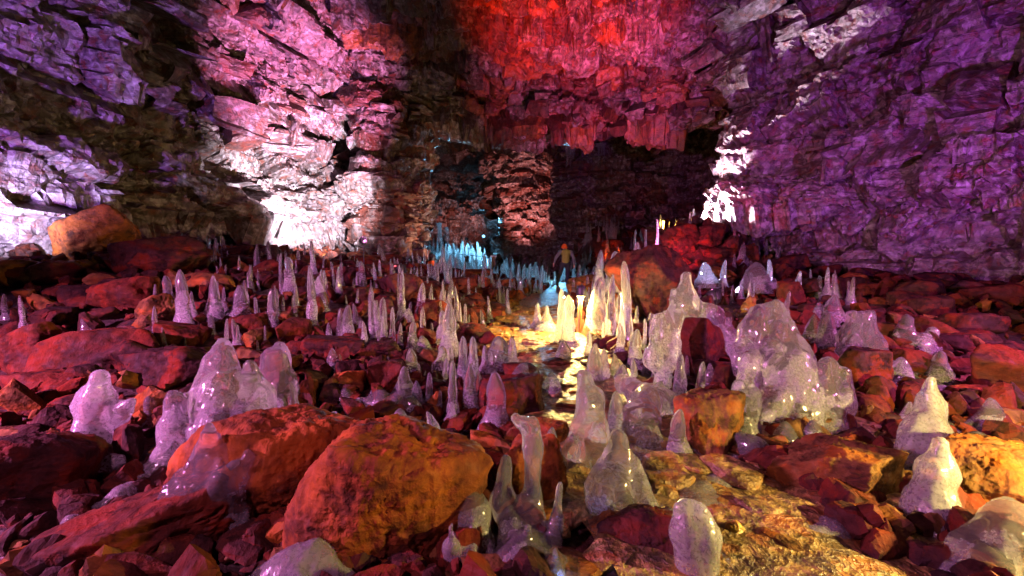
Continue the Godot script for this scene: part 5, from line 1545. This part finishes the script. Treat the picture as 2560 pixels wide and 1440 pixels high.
# ------------------------------------------------------------------ hiker
func person() -> void:
	var foot := Vector3(2.116, 0.026, -17.600)
	var t := thing("person", "person in an orange helmet and olive vest walking away on the path", "person", foot)
	var hipL := Vector3(-0.1, 0.86, 0)
	var hipR := Vector3(0.1, 0.86, 0)
	var kneeL := Vector3(-0.22, 0.48, -0.06)
	var kneeR := Vector3(0.1, 0.46, -0.05)
	var ankL := Vector3(-0.3, 0.07, 0.06)
	var ankR := Vector3(0.08, 0.07, 0.03)
	var shL := Vector3(-0.19, 1.33, -0.09)
	var shR := Vector3(0.22, 1.33, -0.09)
	var elL := Vector3(-0.37, 1.12, -0.04)
	var elR := Vector3(0.33, 1.09, -0.02)
	var wrL := Vector3(-0.43, 0.92, -0.14)
	var wrR := Vector3(0.36, 0.86, -0.12)
	var head := Vector3(-0.02, 1.51, -0.2)
	var c := 0.014
	var chains := [
		[[Vector3(0, 0.92, 0), 0.13], [Vector3(0.01, 1.1, -0.04), 0.12], [Vector3(0.02, 1.3, -0.09), 0.13], [Vector3(0, 1.42, -0.14), 0.055], [head, 0.085]],
		[[head, 0.085], [head + Vector3(0, -0.06, -0.06), 0.055]],
		[[head + Vector3(0.085, -0.02, 0), 0.02]], [[head + Vector3(-0.085, -0.02, 0), 0.02]], [[head + Vector3(0, -0.03, -0.11), 0.02]],
		[[hipL, 0.085], [kneeL, 0.055], [ankL, 0.04], [ankL + Vector3(-0.02, -0.03, -0.16), 0.035]],
		[[hipR, 0.085], [kneeR, 0.055], [ankR, 0.04], [ankR + Vector3(0.02, -0.03, -0.16), 0.035]],
		[[shL, 0.055], [elL, 0.042], [wrL, 0.03], [wrL + Vector3(-0.02, -0.07, -0.03), 0.035]],
		[[shR, 0.055], [elR, 0.042], [wrR, 0.03], [wrR + Vector3(0.01, -0.08, -0.03), 0.035]],
	]
	for w in [[wrL, -0.02], [wrR, 0.01]]:
		var palm: Vector3 = w[0] + Vector3(w[1], -0.085, -0.03)
		for k in 4:
			var q := palm + Vector3(0, -0.02, 0.025 - 0.018 * k)
			chains.append([[q, 0.01], [q + Vector3(0, -0.045, -0.012), 0.009], [q + Vector3(-w[1] * 0.5, -0.07 + 0.006 * absf(k - 1.5), -0.025), 0.008]])
		chains.append([[palm + Vector3(0, 0.03, -0.03), 0.011], [palm + Vector3(0, -0.02, -0.06), 0.009]])
	part(t, "body", field_mesh(chains, c, 0.03, 0.0, M.skin), null)
	part(t, "trousers", field_mesh([
		[[Vector3(0, 0.98, -0.01), 0.135], [Vector3(0, 0.88, 0), 0.14]],
		[[hipL, 0.105], [kneeL, 0.08], [ankL + Vector3(0, 0.06, 0), 0.066]], [[hipR, 0.105], [kneeR, 0.08], [ankR + Vector3(0, 0.06, 0), 0.066]],
	], c, 0.04, 0.002, M.cloth_trouser), null)
	part(t, "jacket", field_mesh([
		[[Vector3(0.02, 1.3, -0.09), 0.145], [Vector3(0, 1.4, -0.12), 0.075]],
		[[Vector3(-0.08, 1.32, -0.09), 0.08], [shL, 0.075], [elL, 0.062], [wrL, 0.046]], [[Vector3(0.1, 1.32, -0.09), 0.08], [shR, 0.075], [elR, 0.062], [wrR, 0.046]],
	], c, 0.03, 0.002, M.cloth_sleeve), null)
	part(t, "vest", field_mesh([[[Vector3(0, 0.95, 0.0), 0.15], [Vector3(0.01, 1.1, -0.03), 0.15], [Vector3(0.02, 1.28, -0.08), 0.165]], [[Vector3(-0.07, 1.3, -0.09), 0.12], [Vector3(0.11, 1.3, -0.09), 0.12]]], c, 0.03, 0.002, M.cloth_vest), null)
	for a in [ankL, ankR]:
		part(t, "boot", field_mesh([[[a + Vector3(0, 0.06, 0), 0.055], [a + Vector3(0, -0.02, 0), 0.052], [a + Vector3(0, -0.035, -0.17), 0.042]]], c, 0.03, 0.0, M.black_metal), null)
	var helmet := part(t, "helmet", lathe([Vector2(0.0, 0.13), Vector2(0.05, 0.12), Vector2(0.09, 0.085), Vector2(0.112, 0.03), Vector2(0.116, -0.02), Vector2(0.135, -0.03), Vector2(0.135, -0.038), Vector2(0.108, -0.034)], 22), M.helmet_shell)
	helmet.position = head + Vector3(0, 0.03, 0)
	helmet.rotation.x = 0.25
